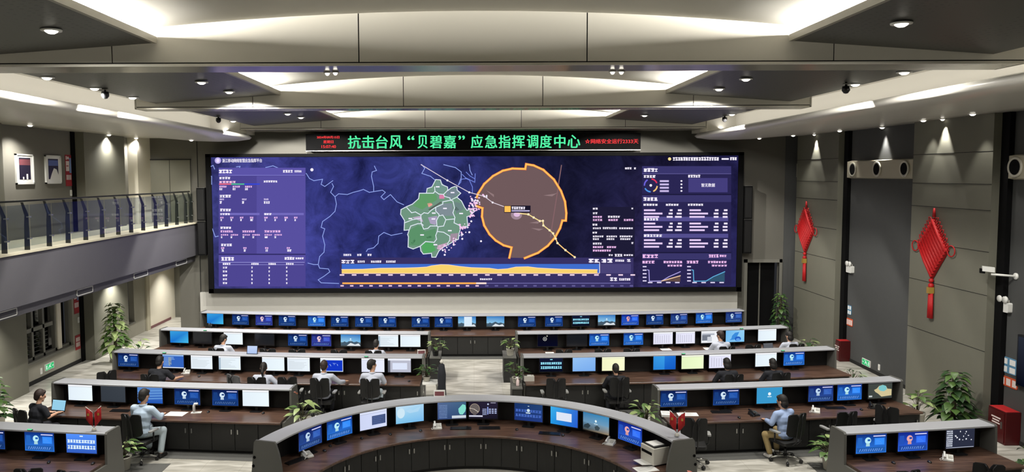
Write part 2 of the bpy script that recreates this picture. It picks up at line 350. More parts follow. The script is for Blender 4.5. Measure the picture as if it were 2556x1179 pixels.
for i, x in enumerate((-10.17,)):
    sbox('trim_1', M['seam'], x - .015, x + .015, YB - .006, YB, 0, 7.6, label='dark vertical joint in the back wall')
sbox('wall_back_plinth', M['plinth'], -10.15, 9.78, YB - .16, YB, 0, 1.70, label='pale panelled wall under the big screen')
# upper wall behind the balcony
b = MB(); b.box(XLU - .2, XLU, -6, YB + .2, ZS, 7.62); struct(b.build('wall_left_upper', M['wall_upper']), 'dark grey wall behind the balcony')
for (y0, y1) in ((9.0, 12.3), (16.4, 19.72), (23.85, 26.6)):
    sbox('pilaster', M['column'], XLU, -11.95, y0, y1, ZS, 7.62, label='pale pilaster on the balcony wall')
sbox('trim_2', M['black'], XLU, XLU + .03, 23.62, 23.85, ZS, 7.62, label='black groove beside the balcony pilaster')
sbox('wall_left_far', M['white_wall'], XLU, -11.9, 27.5, YB, ZS, 7.62, label='pale end of the balcony wall')
d = struct(MB().box(-12.0, -10.42, YB - .03, YB - .001, ZS, 6.62).build('door_2', M['column']), 'pale flush door at the far end of the balcony')
f = MB(); f.box(-12.03, -10.39, YB - .045, YB - .03, 6.6, 6.64); f.box(-12.0, -11.985, YB - .04, YB - .03, ZS, 6.6); f.box(-11.2, -11.19, YB - .04, YB - .03, ZS, 6.6); f.box(-10.43, -10.415, YB - .04, YB - .03, ZS, 6.6)
f.build('door_seam', M['seam'], d)
# lower wall under the balcony
b = MB()
for (y0, y1, z0, z1) in ((-6, 21.3, 0, ZU), (21.3, 24.3, 0, .66), (21.3, 24.3, 2.75, ZU), (24.3, 27.5, 0, ZU), (27.5, 28.75, 0, .55), (28.75, 29.75, 0, ZU)): b.box(XL - .2, XL, y0, y1, z0, z1)
struct(b.build('wall_left_lower', M['wall']), 'grey wall under the balcony')
sbox('wall_corridor', M['white_wall'], XL - .2, XL, 30.05, 33, 0, ZU, label='bright white wall of the corridor under the balcony')
sbox('wall_corridor_end', M['frame_grey'], XL - .2, -10.75, 32.7, 32.9, 0, ZU, label='grey end wall of the corridor')
sbox('wall_corridor_side', M['wall'], -10.95, -10.75, YB + .2, 32.7, 0, ZU, label='grey side wall of the corridor')
sbox('baseboard_corridor', M['maroon'], XL, XL + .02, 30.15, 32.2, 0, .1, label='dark skirting along the corridor wall')
sbox('trim_3', M['slab'], XL - .1, XL + .06, 29.75, 30.05, 0, ZU, label='pale door jamb at the corridor mouth')
sbox('baseboard_left', M['seam'], XL, XL + .02, 10, 24.95, 0, .12, label='dark skirting under the window')
for (y0, y1) in ((9.5, 12.6), (17.4, 21.2), (24.97, 27.5)):
    sbox('pillar', M['column'], XL, -12.4, y0, y1, 0, ZU, label='pale square pillar under the balcony')
sbox('trim_4', M['black'], XL, XL + .04, 24.75, 24.97, 0, ZU, label='black groove beside the pillar under the balcony')
# windows under the balcony
wn = struct(MB().box(XL - .32, XL - .28, 21.3, 24.3, .6, 2.8).build('window_1', M['dark_glass']), 'dark window under the balcony')
f = MB()
for y in (21.33, 21.62, 22.22, 22.8, 23.46, 24.27): f.box(XL - .2, XL - .08, y - .05, y + .05, .66, 2.75)
f.box(XL - .2, XL - .08, 21.3, 24.3, .66, .76); f.box(XL - .2, XL - .08, 21.3, 23.3, 1.5, 1.62)
f.build('window_frame', M['frame_grey'], wn)
g = MB()
for z in (.86, .98, 1.1, 1.22, 1.34): g.box(XL - .16, XL - .13, 21.4, 23.1, z, z + .025)
g.build('guard_rail', M['post'], wn); MB().box(XL - .1, XL - .04, 23.5, 23.72, .7, 2.75).build('white_strip', M['white_wall'], wn)  # guard bars, and an upright white strip inside the window frame
MB().box(XL, XL + .03, 21.24, 24.34, .6, .67).build('window_sill', M['frame_grey'], wn)
wn = struct(MB().box(XL - .32, XL - .28, 27.4, 28.8, .5, 2.8).build('window_2', M['dark_glass']), 'narrow dark window beyond the pillar')
MB().box(XL, XL + .03, 27.5, 28.8, .5, .56).build('window_sill', M['frame_grey'], wn); MB().box(XL - .2, XL - .1, 28.1, 28.16, .55, 2.8).build('window_frame', M['frame_grey'], wn)
# balcony
b = MB(); b.prism([(-12.75, -6, ZS), (-10.2, -6, ZS), (-10.2, -6, 3.1), (-10.36, -6, 3.08), (-10.36, -6, ZU), (-12.75, -6, ZU)], [(-12.75, YB, ZS), (-10.2, YB, ZS), (-10.2, YB, 3.1), (-10.36, YB, 3.08), (-10.36, YB, ZU), (-12.75, YB, ZU)])
struct(b.build('balcony_slab', M['fascia']), 'grey balcony fascia along the window side')
sbox('balcony_floor', M['slab'], XLU, -10.14, -6, YB, ZS, ZS + .045, label='pale balcony floor with a light nosing')
# knot-side wall
b = MB(); b.box(XR, XR + .2, -6, YB + .2, 0, 7.62); struct(b.build('wall_right', M['wall_dark']), 'dark grey panelled wall with the red knots')
for i, (y0, y1) in enumerate(((24.97, 28.15), (17.55, 20.72), (10.2, 13.4), (2.9, 6.1))):
    c = struct(MB().box(11.75, XR, y0, y1, 0, 7.62).build('column', M['column']), ['pale wall column by the back doorway', 'pale wall column with the large red knot', 'pale wall column', 'pale wall column'][i])
    j = MB()
    for z in (1.9, 3.2, 4.2, 5.15, 5.75, 6.5): j.box(11.744, 11.75, y0, y1, z, z + .012)
    j.build('panel_joint', M['seam'], c)
    sbox('trim_5', M['black'], 11.93, XR, y0 - .26, y0, 0, 7.5, label='black groove beside a wall column')
sbox('baseboard_right', M['seam'], XR - .02, XR, 6, 24.7, 0, .1, label='dark skirting along the knot wall')
sbox('wall_behind', M['wall'], -14, 14, -6.2, -6, 0, 8.5, label='grey wall behind the viewer')
# ceiling: shallow vault, three deep cross beams, dark perforated trays, coves and side soffits
b = MB(); n = 28; xs = [-9.4 + 18.8 * i / n for i in range(n + 1)]
def zc(x): return 8.38 - 0.0105 * min(abs(x), 5.2) ** 2
vs = [(x, y, zc(x)) for x in xs for y in (-6, 26.85)]
b.add(vs, [(2 * i, 2 * i + 2, 2 * i + 3, 2 * i + 1) for i in range(n)], 0, True)
ob = b.build('ceiling', M['ceiling'], fix=False); struct(ob, 'pale vaulted ceiling')
sd = ob.modifiers.new('thick', 'SOLIDIFY'); sd.thickness = 0.12; sd.offset = 1
for k, (y0, y1) in enumerate(((11.39, 12.08), (18.58, 19.22), (26.85, 28.62))):
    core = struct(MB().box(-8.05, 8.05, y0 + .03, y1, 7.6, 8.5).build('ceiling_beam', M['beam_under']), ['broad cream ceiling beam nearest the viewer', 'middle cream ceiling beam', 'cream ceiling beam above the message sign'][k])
    edges = [-8.05, -5.25, -1.66, 1.66, 5.25, 8.05]
    pb = MB()
    for a, c in zip(edges[:-1], edges[1:]): pb.box(a + .009, c - .009, y0, y0 + .03, 7.655, 8.5)
    pb.box(-8.05, 8.05, y0, y0 + .03, 7.6, 7.637)
    pb.build('beam_panel', M['beam'], core)
    sm = MB(); sm.box(-8.05, 8.05, y0 + .02, y0 + .032, 7.637, 7.655)
    for a in edges[1:-1]: sm.box(a - .009, a + .009, y0 + .02, y0 + .032, 7.6, 8.5)
    sm.build('panel_joint', M['seam'], core)
    ec = MB()
    for s in (-1, 1): ec.box(s * 8.05 - .02, s * 8.05 + .02, y0, y1, 7.6, 8.3)
    ec.build('beam_end', M['cove'], core)
for (y0, y1) in ((-5.5, 11.36), (12.1, 18.56), (19.24, 26.84)):
    for s in (-1, 1):
        p = [(s * 4.62, 7.93), (s * 7.55, 7.73), (s * 7.55, 7.80), (s * 4.62, 8.0)]
        t = struct(MB().prism([(x, y0, z) for x, z in p], [(x, y1, z) for x, z in p]).build('ceiling_tray', M['tray']), 'dark perforated ceiling tray')
        e = [(s * 4.58, 7.925), (s * 4.64, 7.925), (s * 4.64, 8.02), (s * 4.58, 8.02)]
        MB().prism([(x, y0, z) for x, z in e], [(x, y1, z) for x, z in e]).build('tray_edge', M['tray_edge'], t)
for s, side in ((-1, 'left'), (1, 'right')):
    b = MB(); b.box(min(s * 9.3, s * 9.4), max(s * 9.3, s * 9.4), -6, 27.6, 7.4, 8.3)
    struct(b.build('cove_' + side, M['cove']), 'bright white cove wall above the side soffit')
    xw = 12.25 if s < 0 else 12.05
    prof = [(xw, 7.55), (8.6, 7.52), (8.1, 7.49), (7.86, 7.43), (7.78, 7.36), (7.86, 7.29), (8.3, 7.23), (9.0, 7.21), (9.8, 7.24), (10.7, 7.32), (11.2, 7.36), (xw, 7.37)]
    b = MB(); ys = [-6] + [2 * i for i in range(0, 14)] + [27.2, 27.6, 27.85, 28.0]
    n = len(prof); vs = []
    for y in ys:
        tpr = 1.0 if y <= 27.2 else math.sqrt(max(0.0, 1 - ((y - 27.2) / 0.85) ** 2)) * .5 + .5
        vs += [(s * (xw - (xw - x) * (0.72 + .28 * tpr)), y, 7.4 + (z - 7.4) * tpr) for (x, z) in prof]
    fs = [(i * n + k, i * n + (k + 1) % n, (i + 1) * n + (k + 1) % n, (i + 1) * n + k) for i in range(len(ys) - 1) for k in range(n)]
    m = (len(ys) - 1) * n
    b.add(vs, fs, 0, True); b.f += [list(range(n))[::-1], [m + k for k in range(n)]]; b.m += [0, 0]; b.smooth += [False, False]; b.c += [None, None]
    struct(b.build('soffit_' + side, M['soffit']), 'glossy rounded side soffit with downlights')
    sbox('ceiling_closure_' + side, M['ceiling'], min(s * 9.3, s * 12.4), max(s * 9.3, s * 12.4), -6, 28.6, 7.56, 7.66, label='ceiling above the side soffit')
for s_, nm in ((-1, 'left'), (1, 'right')):
    sbox('ceiling_end_' + nm, M['cove'], min(s_ * 8.03, s_ * 12.4), max(s_ * 8.03, s_ * 12.4), 27.55, 28.8, 7.5, 8.5, label='ceiling end above the side soffit')
sbox('ceiling_corridor', M['ceiling'], XL - .2, -10.75, YB, 33, ZU, ZU + .1, label='ceiling of the corridor under the balcony')
sbox('roof_slab', M['ceiling'], -14, 14, -6.2, 33.2, 8.55, 8.7, label='roof over the hall')

# ------------------------------------------------------------------ downlights
def downlight(px, py, z, label, power, cone, group, r=0.1, aim=(0, 0, -1), at=None, blend=0.12):
    p = at or atZ(px, py, z)
    t = thing('downlight', label, 'ceiling light', p, 0, group)
    MB().lathe([(r * .8, -.012), (r * 1.25, -.014), (r * 1.3, .004), (r * .8, .004)], 18).build('trim_ring', M['white'], t)
    MB().lathe([(0.002, -.05), (r * .4, -.046), (r * .72, -.026), (r * .85, -.006), (r * .85, .0)], 18).build('lens', M['lamp'], t)
    l = bpy.data.lights.new('downlight_lamp', 'SPOT'); l.energy = power; l.color = WARM; l.spot_size = math.radians(cone); l.spot_blend = blend; l.shadow_soft_size = .05
    lo = bpy.data.objects.new('downlight_lamp', l); COL.objects.link(lo); lo.parent = t; lo.location = (0, 0, -.11)
    lo.rotation_euler = Vector(aim).to_track_quat('-Z', 'Y').to_euler()
    return t
TRAYP = 1050
for (px, py, zt, where) in ((128, 75, 7.885, 'near balcony-side tray'), (2250, 58, 7.88, 'near knot-side tray'),
        (503, 205, 7.875, 'inner row of middle balcony-side tray, nearer the viewer'), (572, 229, 7.875, 'inner row of middle balcony-side tray, nearer the screen'),
        (1862, 197, 7.88, 'inner row of middle knot-side tray, nearer the viewer'), (1795, 222, 7.875, 'inner row of middle knot-side tray, nearer the screen'),
        (718, 284, 7.865, 'far balcony-side tray, inner row nearer the viewer'), (751, 293, 7.87, 'far balcony-side tray, inner row nearer the screen'), (1609, 288, 7.875, 'far knot-side tray, inner row'),
        (117, 193, 7.755, 'outer row of middle balcony-side tray, nearest the viewer'), (236, 220, 7.757, 'outer row of middle balcony-side tray, in the middle'), (331, 243, 7.755, 'outer row of middle balcony-side tray, nearest the screen'),
        (582, 302, 7.75, 'far balcony-side tray, outer row'), (2257, 180, 7.76, 'outer row of middle knot-side tray, nearest the viewer'), (2135, 210, 7.76, 'outer row of middle knot-side tray, nearer the screen'), (1827, 285, 7.755, 'far knot-side tray, outer row')):
    downlight(px, py, zt - .02, 'round downlight in the ' + where, TRAYP if py > 280 else 720 if py > 195 else 190 if py > 150 else 190, 116 if py > 280 else 110 if py > 195 else 172, 'downlights in the ceiling trays', aim=(0, .55, -1) if py > 280 else (0, .7, -1) if py > 195 else (0, 0, -1))
for (px, py, w) in ((817, 181, 'balcony-side pair under near beam, outer one'), (837, 180, 'balcony-side pair under near beam, inner one'), (1529, 178, 'knot-side pair under near beam, inner one'), (1551, 178, 'knot-side pair under near beam, outer one')):
    downlight(px, py, 7.59, 'small downlight of the ' + w, 120, 90, 'paired downlights under the beam', .045)
for k, (x, y) in enumerate(((-5.2, 4.2), (5.2, 4.2), (-5.2, 7.2), (5.2, 7.2), (-7.0, 3), (7.0, 3), (-7, 8), (7, 8))):  # downlights added out of view as general fill for the hall
    downlight(0, 0, 0, 'added unseen fill downlight in the ceiling tray above the viewer', 180, 172, 'added fill downlights above the viewer', at=Vector((x, y, 7.84 if abs(x) < 6 else 7.72)))
def soff(px, py):
    P_ = [(7.9, 7.275), (8.3, 7.23), (9.0, 7.21), (9.8, 7.24), (10.7, 7.32), (11.2, 7.36), (12.2, 7.37)]
    z = 7.34
    for _ in range(6):
        x = abs(atZ(px, py, z).x)
        for (a, b) in zip(P_[:-1], P_[1:]):
            if a[0] <= x <= b[0]: z = a[1] + (b[1] - a[1]) * (x - a[0]) / (b[0] - a[0])
    return atZ(px, py, z + .003)
for k, (px, py) in enumerate(((75, 312), (272, 336), (340, 344), (400, 352), (505, 363))):
    p = soff(px, py) if k < 4 else Vector((-9.5, 26.2, 7.229)); downlight(0, 0, 0, ORD[k] + ' downlight from the viewer along the balcony soffit', 420, 140, 'downlights in the balcony soffit', .08, at=p, blend=1.0)
for k, (px, py) in enumerate(((2428, 284), (2305, 300), (2200, 316), (2096, 326), (1965, 342), (1858, 357))):
    p = (soff(px, py) if k < 4 else Vector((11.15, 27.1, 7.357)) if k == 4 else Vector((9.9, 26.9, 7.256))); downlight(0, 0, 0, ORD[k] + ' downlight from the viewer along the knot-wall soffit', 60 if k != 2 else 260, 70 if k != 2 else 56, 'downlights in the knot-wall soffit', .08, at=p if k != 2 else Vector((11.93, 22.7, 7.36)), blend=.5)
for s_, xs_ in ((-1, -11.4), (1, 11.35)):  # lamps added beyond the frame to brighten the near side walls
    for y in (15.2, 12.0, 8.5):
        downlight(0, 0, 0, 'added unseen soffit downlight along the ' + ('balcony' if s_ < 0 else 'knot wall') + ' close to the viewer', 260, 130, 'added near soffit downlights', .08, at=Vector((xs_, y, 7.362)), blend=1.0)
for (y, w) in ((26.6, 'above the small red knot'), (19.35, 'above the large red knot')):
    downlight(0, 0, 0, 'narrow wall-washing downlight ' + w, 260, 56, 'wall-washing downlights', .06, at=Vector((11.665, y, 7.36)), blend=.2)
for (x, y, pw) in ((-12.0, 26.2, 520), (-12.0, 19.2, 520), (-11.6, 23.0, 40), (-11.8, 31.3, 400), (-11.4, 29.0, 60)):
    downlight(0, 0, 0, 'round downlight under the balcony', pw, 110, 'downlights under the balcony', .07, blend=1.0, at=Vector((x, y, ZU - .005)))

# ------------------------------------------------------------------ the big LED wall
def D(x0, y0, x1, y1): return (x0 - .5, y0 - .5, x1 + .5, y1 + .5)
SY = 28.0
t = thing('video_wall', 'huge LED video wall showing a typhoon track map and blue data panels', 'screen', (0.05, SY, 1.7))
fr = MB()
def S(px, py):
    p = atY(px, py, SY); return (p.x - 0.05, p.z - 1.7)
(xa, zb), (xb, zt) = S(522, 733), S(1853, 380)
xa = -9.72; xb = 9.72
(da, dz0), (db, dz1) = (xa + .19, zb + .17), (xb - .19, zt - .12)
fr.box(xa, xb, .0, .55, zb, zb + .16); fr.box(xa, xb, .0, .55, zt - .11, zt); fr.box(xa, xa + .18, .0, .55, zb, zt); fr.box(xb - .18, xb, .0, .55, zb, zt); fr.box(xa + .1, xb - .1, .06, .55, zb + .1, zt - .1)
fr.build('frame', M['black'], t)
P = Pic(S)
def px2(x): return x
# satellite map background
gx = [525, 640, 770, 900, 1030, 1160, 1290, 1420, 1540, 1600, 1720, 1846]
gc = [[(60, 62, 128), (50, 52, 104)], [(66, 66, 140), (64, 60, 128)], [(54, 58, 128), (60, 62, 136)], [(44, 48, 110), (44, 50, 116)], [(56, 62, 130), (36, 40, 92)], [(46, 50, 112), (42, 46, 102)], [(34, 36, 76), (34, 34, 72)], [(22, 22, 46), (22, 22, 46)], [(26, 26, 54), (40, 36, 78)], [(28, 26, 54), (50, 44, 92)], [(30, 28, 62), (44, 40, 86)], [(30, 28, 66), (36, 34, 78)]]
def lerp(a, b, t): return tuple(x + (y - x) * t for x, y in zip(a, b))
bg = Pic()
for i in range(11):
    xs0, xs1 = [da + (g - 525) / (1846 - 525) * (db - da) for g in gx[i:i + 2]]
    for j in range(6):
        z0, z1 = dz1 + (dz0 - dz1) * j / 6, dz1 + (dz0 - dz1) * (j + 1) / 6
        c = lambda q, j: lerp(gc[q][0], gc[q][1], j / 6)
        bg.grad(xs0, z1, xs1, z0, c(i, j + 1), c(i + 1, j + 1), c(i + 1, j), c(i, j))
ob = bg.build('map_display', M['wall_screen'], t, fix=False); ob.location = (0, .055, 0)
W_, LB, PK = (246, 240, 255), (150, 170, 240), (240, 190, 240)
Z = lambda pts, ox, oy, k: [(ox + a * k, oy + b * k) for a, b in pts]
za, zbb, zc1, zo = (480, 320, .3648), (1180, 320, .3648), (990, 430, .1951), (1180, 400, .2206)
# rivers and borders
for pts in ([(778, 310), (800, 345), (830, 360), (890, 350), (880, 385), (905, 400), (960, 360)], [(955, 380), (965, 400), (945, 440), (975, 470), (985, 520), (975, 570), (940, 605), (890, 640), (880, 680), (905, 690), (890, 740), (905, 800), (900, 850), (870, 880), (860, 935), (870, 960), (930, 965), (940, 985), (900, 1015), (860, 1040), (880, 1060), (1000, 1065)],
        [(975, 470), (1000, 450), (1060, 455), (1100, 440), (1140, 430), (1170, 420), (1210, 440), (1300, 425), (1320, 440), (1290, 470), (1310, 490), (1355, 455), (1400, 505), (1445, 525)], [(1240, 435), (1240, 400), (1225, 330), (1230, 300), (1260, 290), (1245, 260)], [(1435, 720), (1360, 735), (1310, 715), (1275, 740), (1270, 790), (1240, 820), (1200, 830), (1190, 845)],
        [(790, 925), (830, 935), (860, 935)], [(115, 685), (135, 690), (155, 745), (175, 740)], [(1570, 250), (1590, 275), (1570, 310), (1630, 330), (1660, 355)], [(110, 330), (130, 330), (130, 385)], [(110, 270), (140, 255), (150, 280)], [(1895, 250), (1900, 290), (1915, 320)], [(1720, 250), (1800, 270), (1840, 300), (1840, 340), (1820, 390)], [(500, 270), (550, 258), (590, 275)], [(300, 265), (325, 262), (320, 272)]):
    P.line(Z(pts, *za), 1.7, LB, 2)
for pts in ([(840, 30), (880, 70), (960, 110), (1000, 130), (1005, 20)], [(880, 80), (930, 100), (970, 190), (970, 260)], [(790, 165), (820, 130), (830, 90), (880, 85)], [(890, 0), (940, 50), (1000, 85)]):
    P.line(Z(pts, *zc1), 1.6, (120, 140, 230), 2)
# province
out = [(500, 95), (560, 100), (580, 160), (650, 190), (655, 235), (700, 200), (740, 185), (770, 190), (775, 230), (820, 270), (770, 320), (830, 370), (870, 450), (900, 490), (960, 470), (1000, 500), (940, 560), (900, 570), (910, 690), (860, 710), (820, 720), (800, 780), (790, 860), (740, 880), (660, 930), (600, 960), (540, 1010), (500, 1090), (450, 1090), (445, 1040), (340, 1050), (310, 1010), (300, 950), (210, 985), (145, 960), (150, 830), (140, 800), (160, 740), (95, 745), (100, 620), (50, 540), (55, 480), (130, 440), (200, 410), (280, 340), (290, 270), (380, 270), (390, 210), (450, 190)]
P.poly(Z(out, *zc1), (112, 150, 128), 3)
for pts, c in (([(290, 280), (480, 275), (510, 300), (520, 350), (400, 430), (330, 480), (210, 430), (280, 345)], (98, 156, 104)), ([(170, 740), (270, 680), (330, 700), (360, 760), (500, 720), (500, 800), (470, 880), (360, 880), (280, 940), (160, 940), (160, 830)], (92, 146, 106)), ([(320, 930), (370, 900), (470, 910), (500, 1000), (440, 1030), (340, 1040)], (84, 166, 98)),
        ([(480, 480), (600, 400), (710, 400), (730, 560), (600, 560), (545, 540)], (128, 142, 150)), ([(200, 580), (310, 560), (340, 640), (210, 590)], (190, 176, 200)), ([(400, 580), (520, 560), (500, 680), (430, 660)], (170, 160, 190)), ([(690, 790), (790, 780), (770, 860), (680, 900)], (160, 142, 158)), ([(520, 940), (660, 900), (600, 960), (530, 1000)], (196, 164, 186)), ([(740, 380), (830, 400), (860, 470), (760, 540)], (110, 134, 132)), ([(500, 110), (560, 120), (640, 200), (600, 270), (500, 240)], (116, 150, 142)), ([(640, 240), (760, 200), (800, 270), (690, 350), (630, 310)], (120, 136, 146)),
        ([(390, 400), (440, 390), (460, 420), (410, 450)], (240, 160, 150)), ([(545, 290), (610, 290), (610, 340), (545, 340)], (216, 130, 170)), ([(400, 480), (560, 380), (580, 390), (430, 485)], (88, 96, 92)), ([(230, 850), (240, 880), (210, 920), (180, 910)], (54, 104, 70)), ([(380, 830), (440, 815), (450, 840), (390, 850)], (54, 110, 72)), ([(760, 440), (800, 480), (770, 500), (740, 480)], (80, 100, 96))):
    P.poly(Z(pts, *zc1), c, 4)
for pts in (out + out[:1], [(390, 270), (470, 270), (490, 245), (540, 280), (600, 285), (650, 235)], [(490, 245), (485, 190)], [(600, 285), (610, 310), (680, 330), (690, 360), (720, 370)], [(690, 360), (770, 320)], [(130, 455), (190, 520), (240, 510), (310, 550), (350, 520), (400, 530), (440, 490), (500, 450), (590, 410), (590, 380), (690, 360)], [(720, 370), (740, 460), (720, 520), (745, 580), (735, 650), (800, 680), (820, 720)], [(100, 650), (200, 610), (310, 590), (310, 550)], [(310, 590), (315, 660), (340, 680)], [(160, 740), (180, 690), (270, 660), (315, 660), (345, 730), (400, 720), (430, 690), (510, 690), (530, 700), (600, 690), (630, 610), (740, 600)], [(500, 450), (500, 500), (540, 540), (545, 560), (590, 550), (630, 610)], [(515, 690), (510, 620), (540, 560)], [(530, 700), (520, 760), (500, 810), (510, 860), (480, 900), (370, 890), (300, 950)], [(520, 760), (600, 770), (680, 820), (680, 870), (650, 920)]):
    P.line(Z(pts, *zc1), 2.0, (226, 234, 246), 5)
rr = random.Random(5)
for (cx, cy, r, n, s) in ((1000, 380, 70, 26, 14), (980, 460, 60, 24, 15), (850, 700, 70, 14, 15), (830, 790, 40, 9, 14), (760, 880, 60, 9, 13), (640, 980, 60, 9, 14), (960, 540, 40, 12, 16), (1110, 330, 50, 5, 16), (560, 980, 40, 6, 12)):
    for k in range(n):
        x, y = cx + rr.gauss(0, r * .5), cy + rr.gauss(0, r * .5); q = s * rr.uniform(.5, 1.2)
        P.poly(Z([(x + q * rr.uniform(.5, 1.3) * math.cos(a), y + q * rr.uniform(.5, 1.3) * math.sin(a)) for a in (0, 1.2, 2.4, 3.7, 5)], *zc1), (244, 196, 236) if rr.random() < .7 else W_, 6)
for (x, y) in ((955, 630), (930, 770), (1080, 885), (615, 1060), (840, 855), (730, 930), (590, 1000)): P.disc(990 + x * .1951, 430 + y * .1951, 2.6, 2.6, W_, 6, 8)
for (x, y) in ((175, 595), (475, 525), (525, 188), (715, 262), (618, 465), (470, 600), (680, 750), (325, 805), (495, 930), (825, 530)): P.rect(990 + (x - 24) * .1951, 430 + (y - 8) * .1951, 990 + (x + 24) * .1951, 430 + (y + 8) * .1951, W_, 6)
# typhoon wind circles and track
oA = [(45, 420), (60, 380), (130, 270), (230, 180), (340, 120), (450, 95), (595, 100), (605, 45), (690, 60), (800, 110), (920, 220), (1000, 350), (1045, 470), (1060, 600), (1055, 685), (1015, 685), (990, 770), (930, 880), (850, 970), (740, 1050), (590, 1110)]
oB = [(40, 520), (110, 545), (105, 640), (130, 740), (190, 840), (260, 910), (350, 965), (440, 990), (415, 1105)]
P.poly(Z(oA + oB[::-1], *zo), (112, 90, 92), 3)
P.line(Z([(1005, 60), (975, 250), (960, 360), (900, 740), (880, 870)], *zo), 2.4, (134, 100, 104), 4)
for pts in ([(800, 400), (930, 380), (960, 370), (900, 410)], [(150, 340), (240, 390), (240, 420)], [(640, 710), (760, 690), (740, 720)], [(660, 770), (800, 780), (750, 800)]): P.poly(Z(pts, *zo), (146, 122, 124), 4)
P.line(Z(oA, *zo), 6.0, (232, 120, 60), 5); P.line(Z(oB, *zo), 6.0, (232, 120, 60), 5)
P.line(Z(oA, *zo), 4.0, (255, 196, 96), 6); P.line(Z(oB, *zo), 4.0, (255, 196, 96), 6)
tr1 = Z([(1565, 250), (1745, 358), (1895, 440)], *za) + Z([(130, 410), (225, 480), (350, 525)], *zo)
P.line(tr1, 1.8, (226, 214, 226), 7)
for p in tr1[1:5]: P.disc(*p, 2.6, 2.6, W_, 8, 8)
P.disc(1180 + 495 * .2206, 400 + 620 * .2206, 14, 12, (160, 136, 150), 7); P.disc(1180 + 500 * .2206, 400 + 615 * .2206, 8, 6, (226, 190, 226), 8)
tr2 = Z([(500, 600), (630, 615), (690, 650), (760, 690), (795, 688), (800, 740), (870, 795), (910, 830), (940, 890), (960, 940), (1050, 1020), (1155, 1100)], *zo)
P.line(tr2[:9], 2.6, (250, 226, 150), 8); P.line(tr2[8:], 2.6, (255, 206, 130), 8)
for p in tr2[1:]: P.disc(*p, 3, 3, (255, 236, 190), 9, 8)
P.rect(*[v for p in Z([(355, 515), (655, 595)], *zo) for v in p], (26, 22, 40), 9); P.rect(*[v for p in Z([(360, 520), (430, 588)], *zo) for v in p], (255, 196, 90), 10)
P.words(1180 + 440 * .2206, 400 + 525 * .2206, 1180 + 595 * .2206, 400 + 558 * .2206, W_, 6, 10); P.rect(1180 + 440 * .2206, 400 + 567 * .2206, 1180 + 645 * .2206, 400 + 582 * .2206, (190, 180, 220), 10)
# header
P.disc(543, 401, 8, 8, (190, 176, 236), 3); P.disc(543, 401, 4, 5, (236, 224, 255), 4)
P.words(1680, 392, 1796, 401, W_, 18, 3); P.rect(1802, 395, 1820, 399, W_, 3); P.words(1823, 392, 1840, 400, W_, 3, 3); P.disc(1672, 397, 4, 4, (255, 226, 150), 3)
# left data panel
PB = (82, 74, 150)
P.rect(545, 419, 762, 716, (78, 70, 146), 2); P.rect(545, 419, 762, 437, (92, 84, 168), 3); P.rect(545, 437, 760, 438.4, (130, 126, 206), 4)
P.rect(640, 440, 762, 634, (88, 80, 160), 3); P.rect(545, 636, 762, 655, (88, 80, 160), 3); P.rect(545, 634, 762, 637, (48, 44, 100), 4); P.rect(545, 655, 760, 656.5, (150, 146, 214), 4); P.rect(556, 661, 758, 662.2, (150, 146, 214), 4)
q = lambda x, y: (520 + x * .297, 380 + y * .297)
def wt(x0, y0, x1, y1, n, c=W_): a, b_ = q(x0, y0), q(x1, y1); P.words(a[0], a[1], b_[0], b_[1], c, n, 5, int(x0 + y0))
wt(86, 145, 200, 178, 4); wt(625, 150, 710, 172, 4); wt(722, 152, 782, 170, 4); wt(90, 207, 185, 228, 4); wt(90, 242, 228, 260, 5, (250, 200, 230)); wt(462, 238, 580, 255, 6)
for (x0, x1, c) in ((88, 190, (246, 110, 130)), (190, 300, (80, 200, 150)), (300, 430, (50, 70, 220))): a, b_ = q(x0, 264), q(x1, 274); P.rect(a[0], a[1], b_[0], b_[1], c, 5)
for x in (90, 202, 305): wt(x, 282, x + 62, 298, 4, PK); wt(x, 302, x + 26, 320, 2)
wt(92, 358, 188, 382, 4)
for x in (92, 280, 464): wt(x, 390, x + 40, 404, 3, (214, 200, 240)); wt(x, 412, x + (52 if x == 464 else 20), 434, 3 if x == 464 else 1)
wt(96, 475, 190, 498, 4); a, b_ = q(95, 512), q(428, 530); P.rect(a[0], a[1], b_[0], b_[1], (116, 108, 190), 4); a, b_ = q(465, 512), q(800, 530); P.rect(a[0], a[1], b_[0], b_[1], (116, 108, 190), 4); wt(96, 513, 180, 530, 4); wt(466, 513, 530, 530, 3)
for x in (96, 180, 262, 346, 466, 550, 636, 718): wt(x, 544, x + 32, 558, 2, PK); wt(x + 3, 562, x + (30 if x == 346 else 18), 580, 1)
wt(98, 627, 192, 646, 4)
for x, e in ((100, 205), (283, 390), (468, 606)): wt(x, 658, e, 676, 6, PK); wt(x + 2, 690, x + 66, 702, 4, PK); wt(x + 84, 690, x + 150, 702, 4, PK); wt(x + 2, 708, x + (34 if x == 468 else 18), 724, 1); wt(x + 84, 708, x + 102, 724, 1)
wt(104, 770, 198, 792, 4)
for x in (104, 290, 474, 656): wt(x, 800, x + 30, 814, 2, PK); wt(x + 4, 818, x + (42 if x == 656 else 26), 838, 2 if x > 400 else 1)
wt(106, 882, 216, 914, 4); wt(638, 882, 724, 906, 4); wt(730, 886, 800, 902, 4)
for x, e in ((118, 184), (358, 422), (502, 568), (650, 716)): wt(x, 932, e, 950, 4)
for y in (964, 996, 1030, 1062, 1094):
    wt(118, y, 158, y + 16, 2)
    for x in (358, 503, 650): wt(x, y, x + 14, y + 16, 1)
P.disc(778, 424, 4, 4, W_, 3)
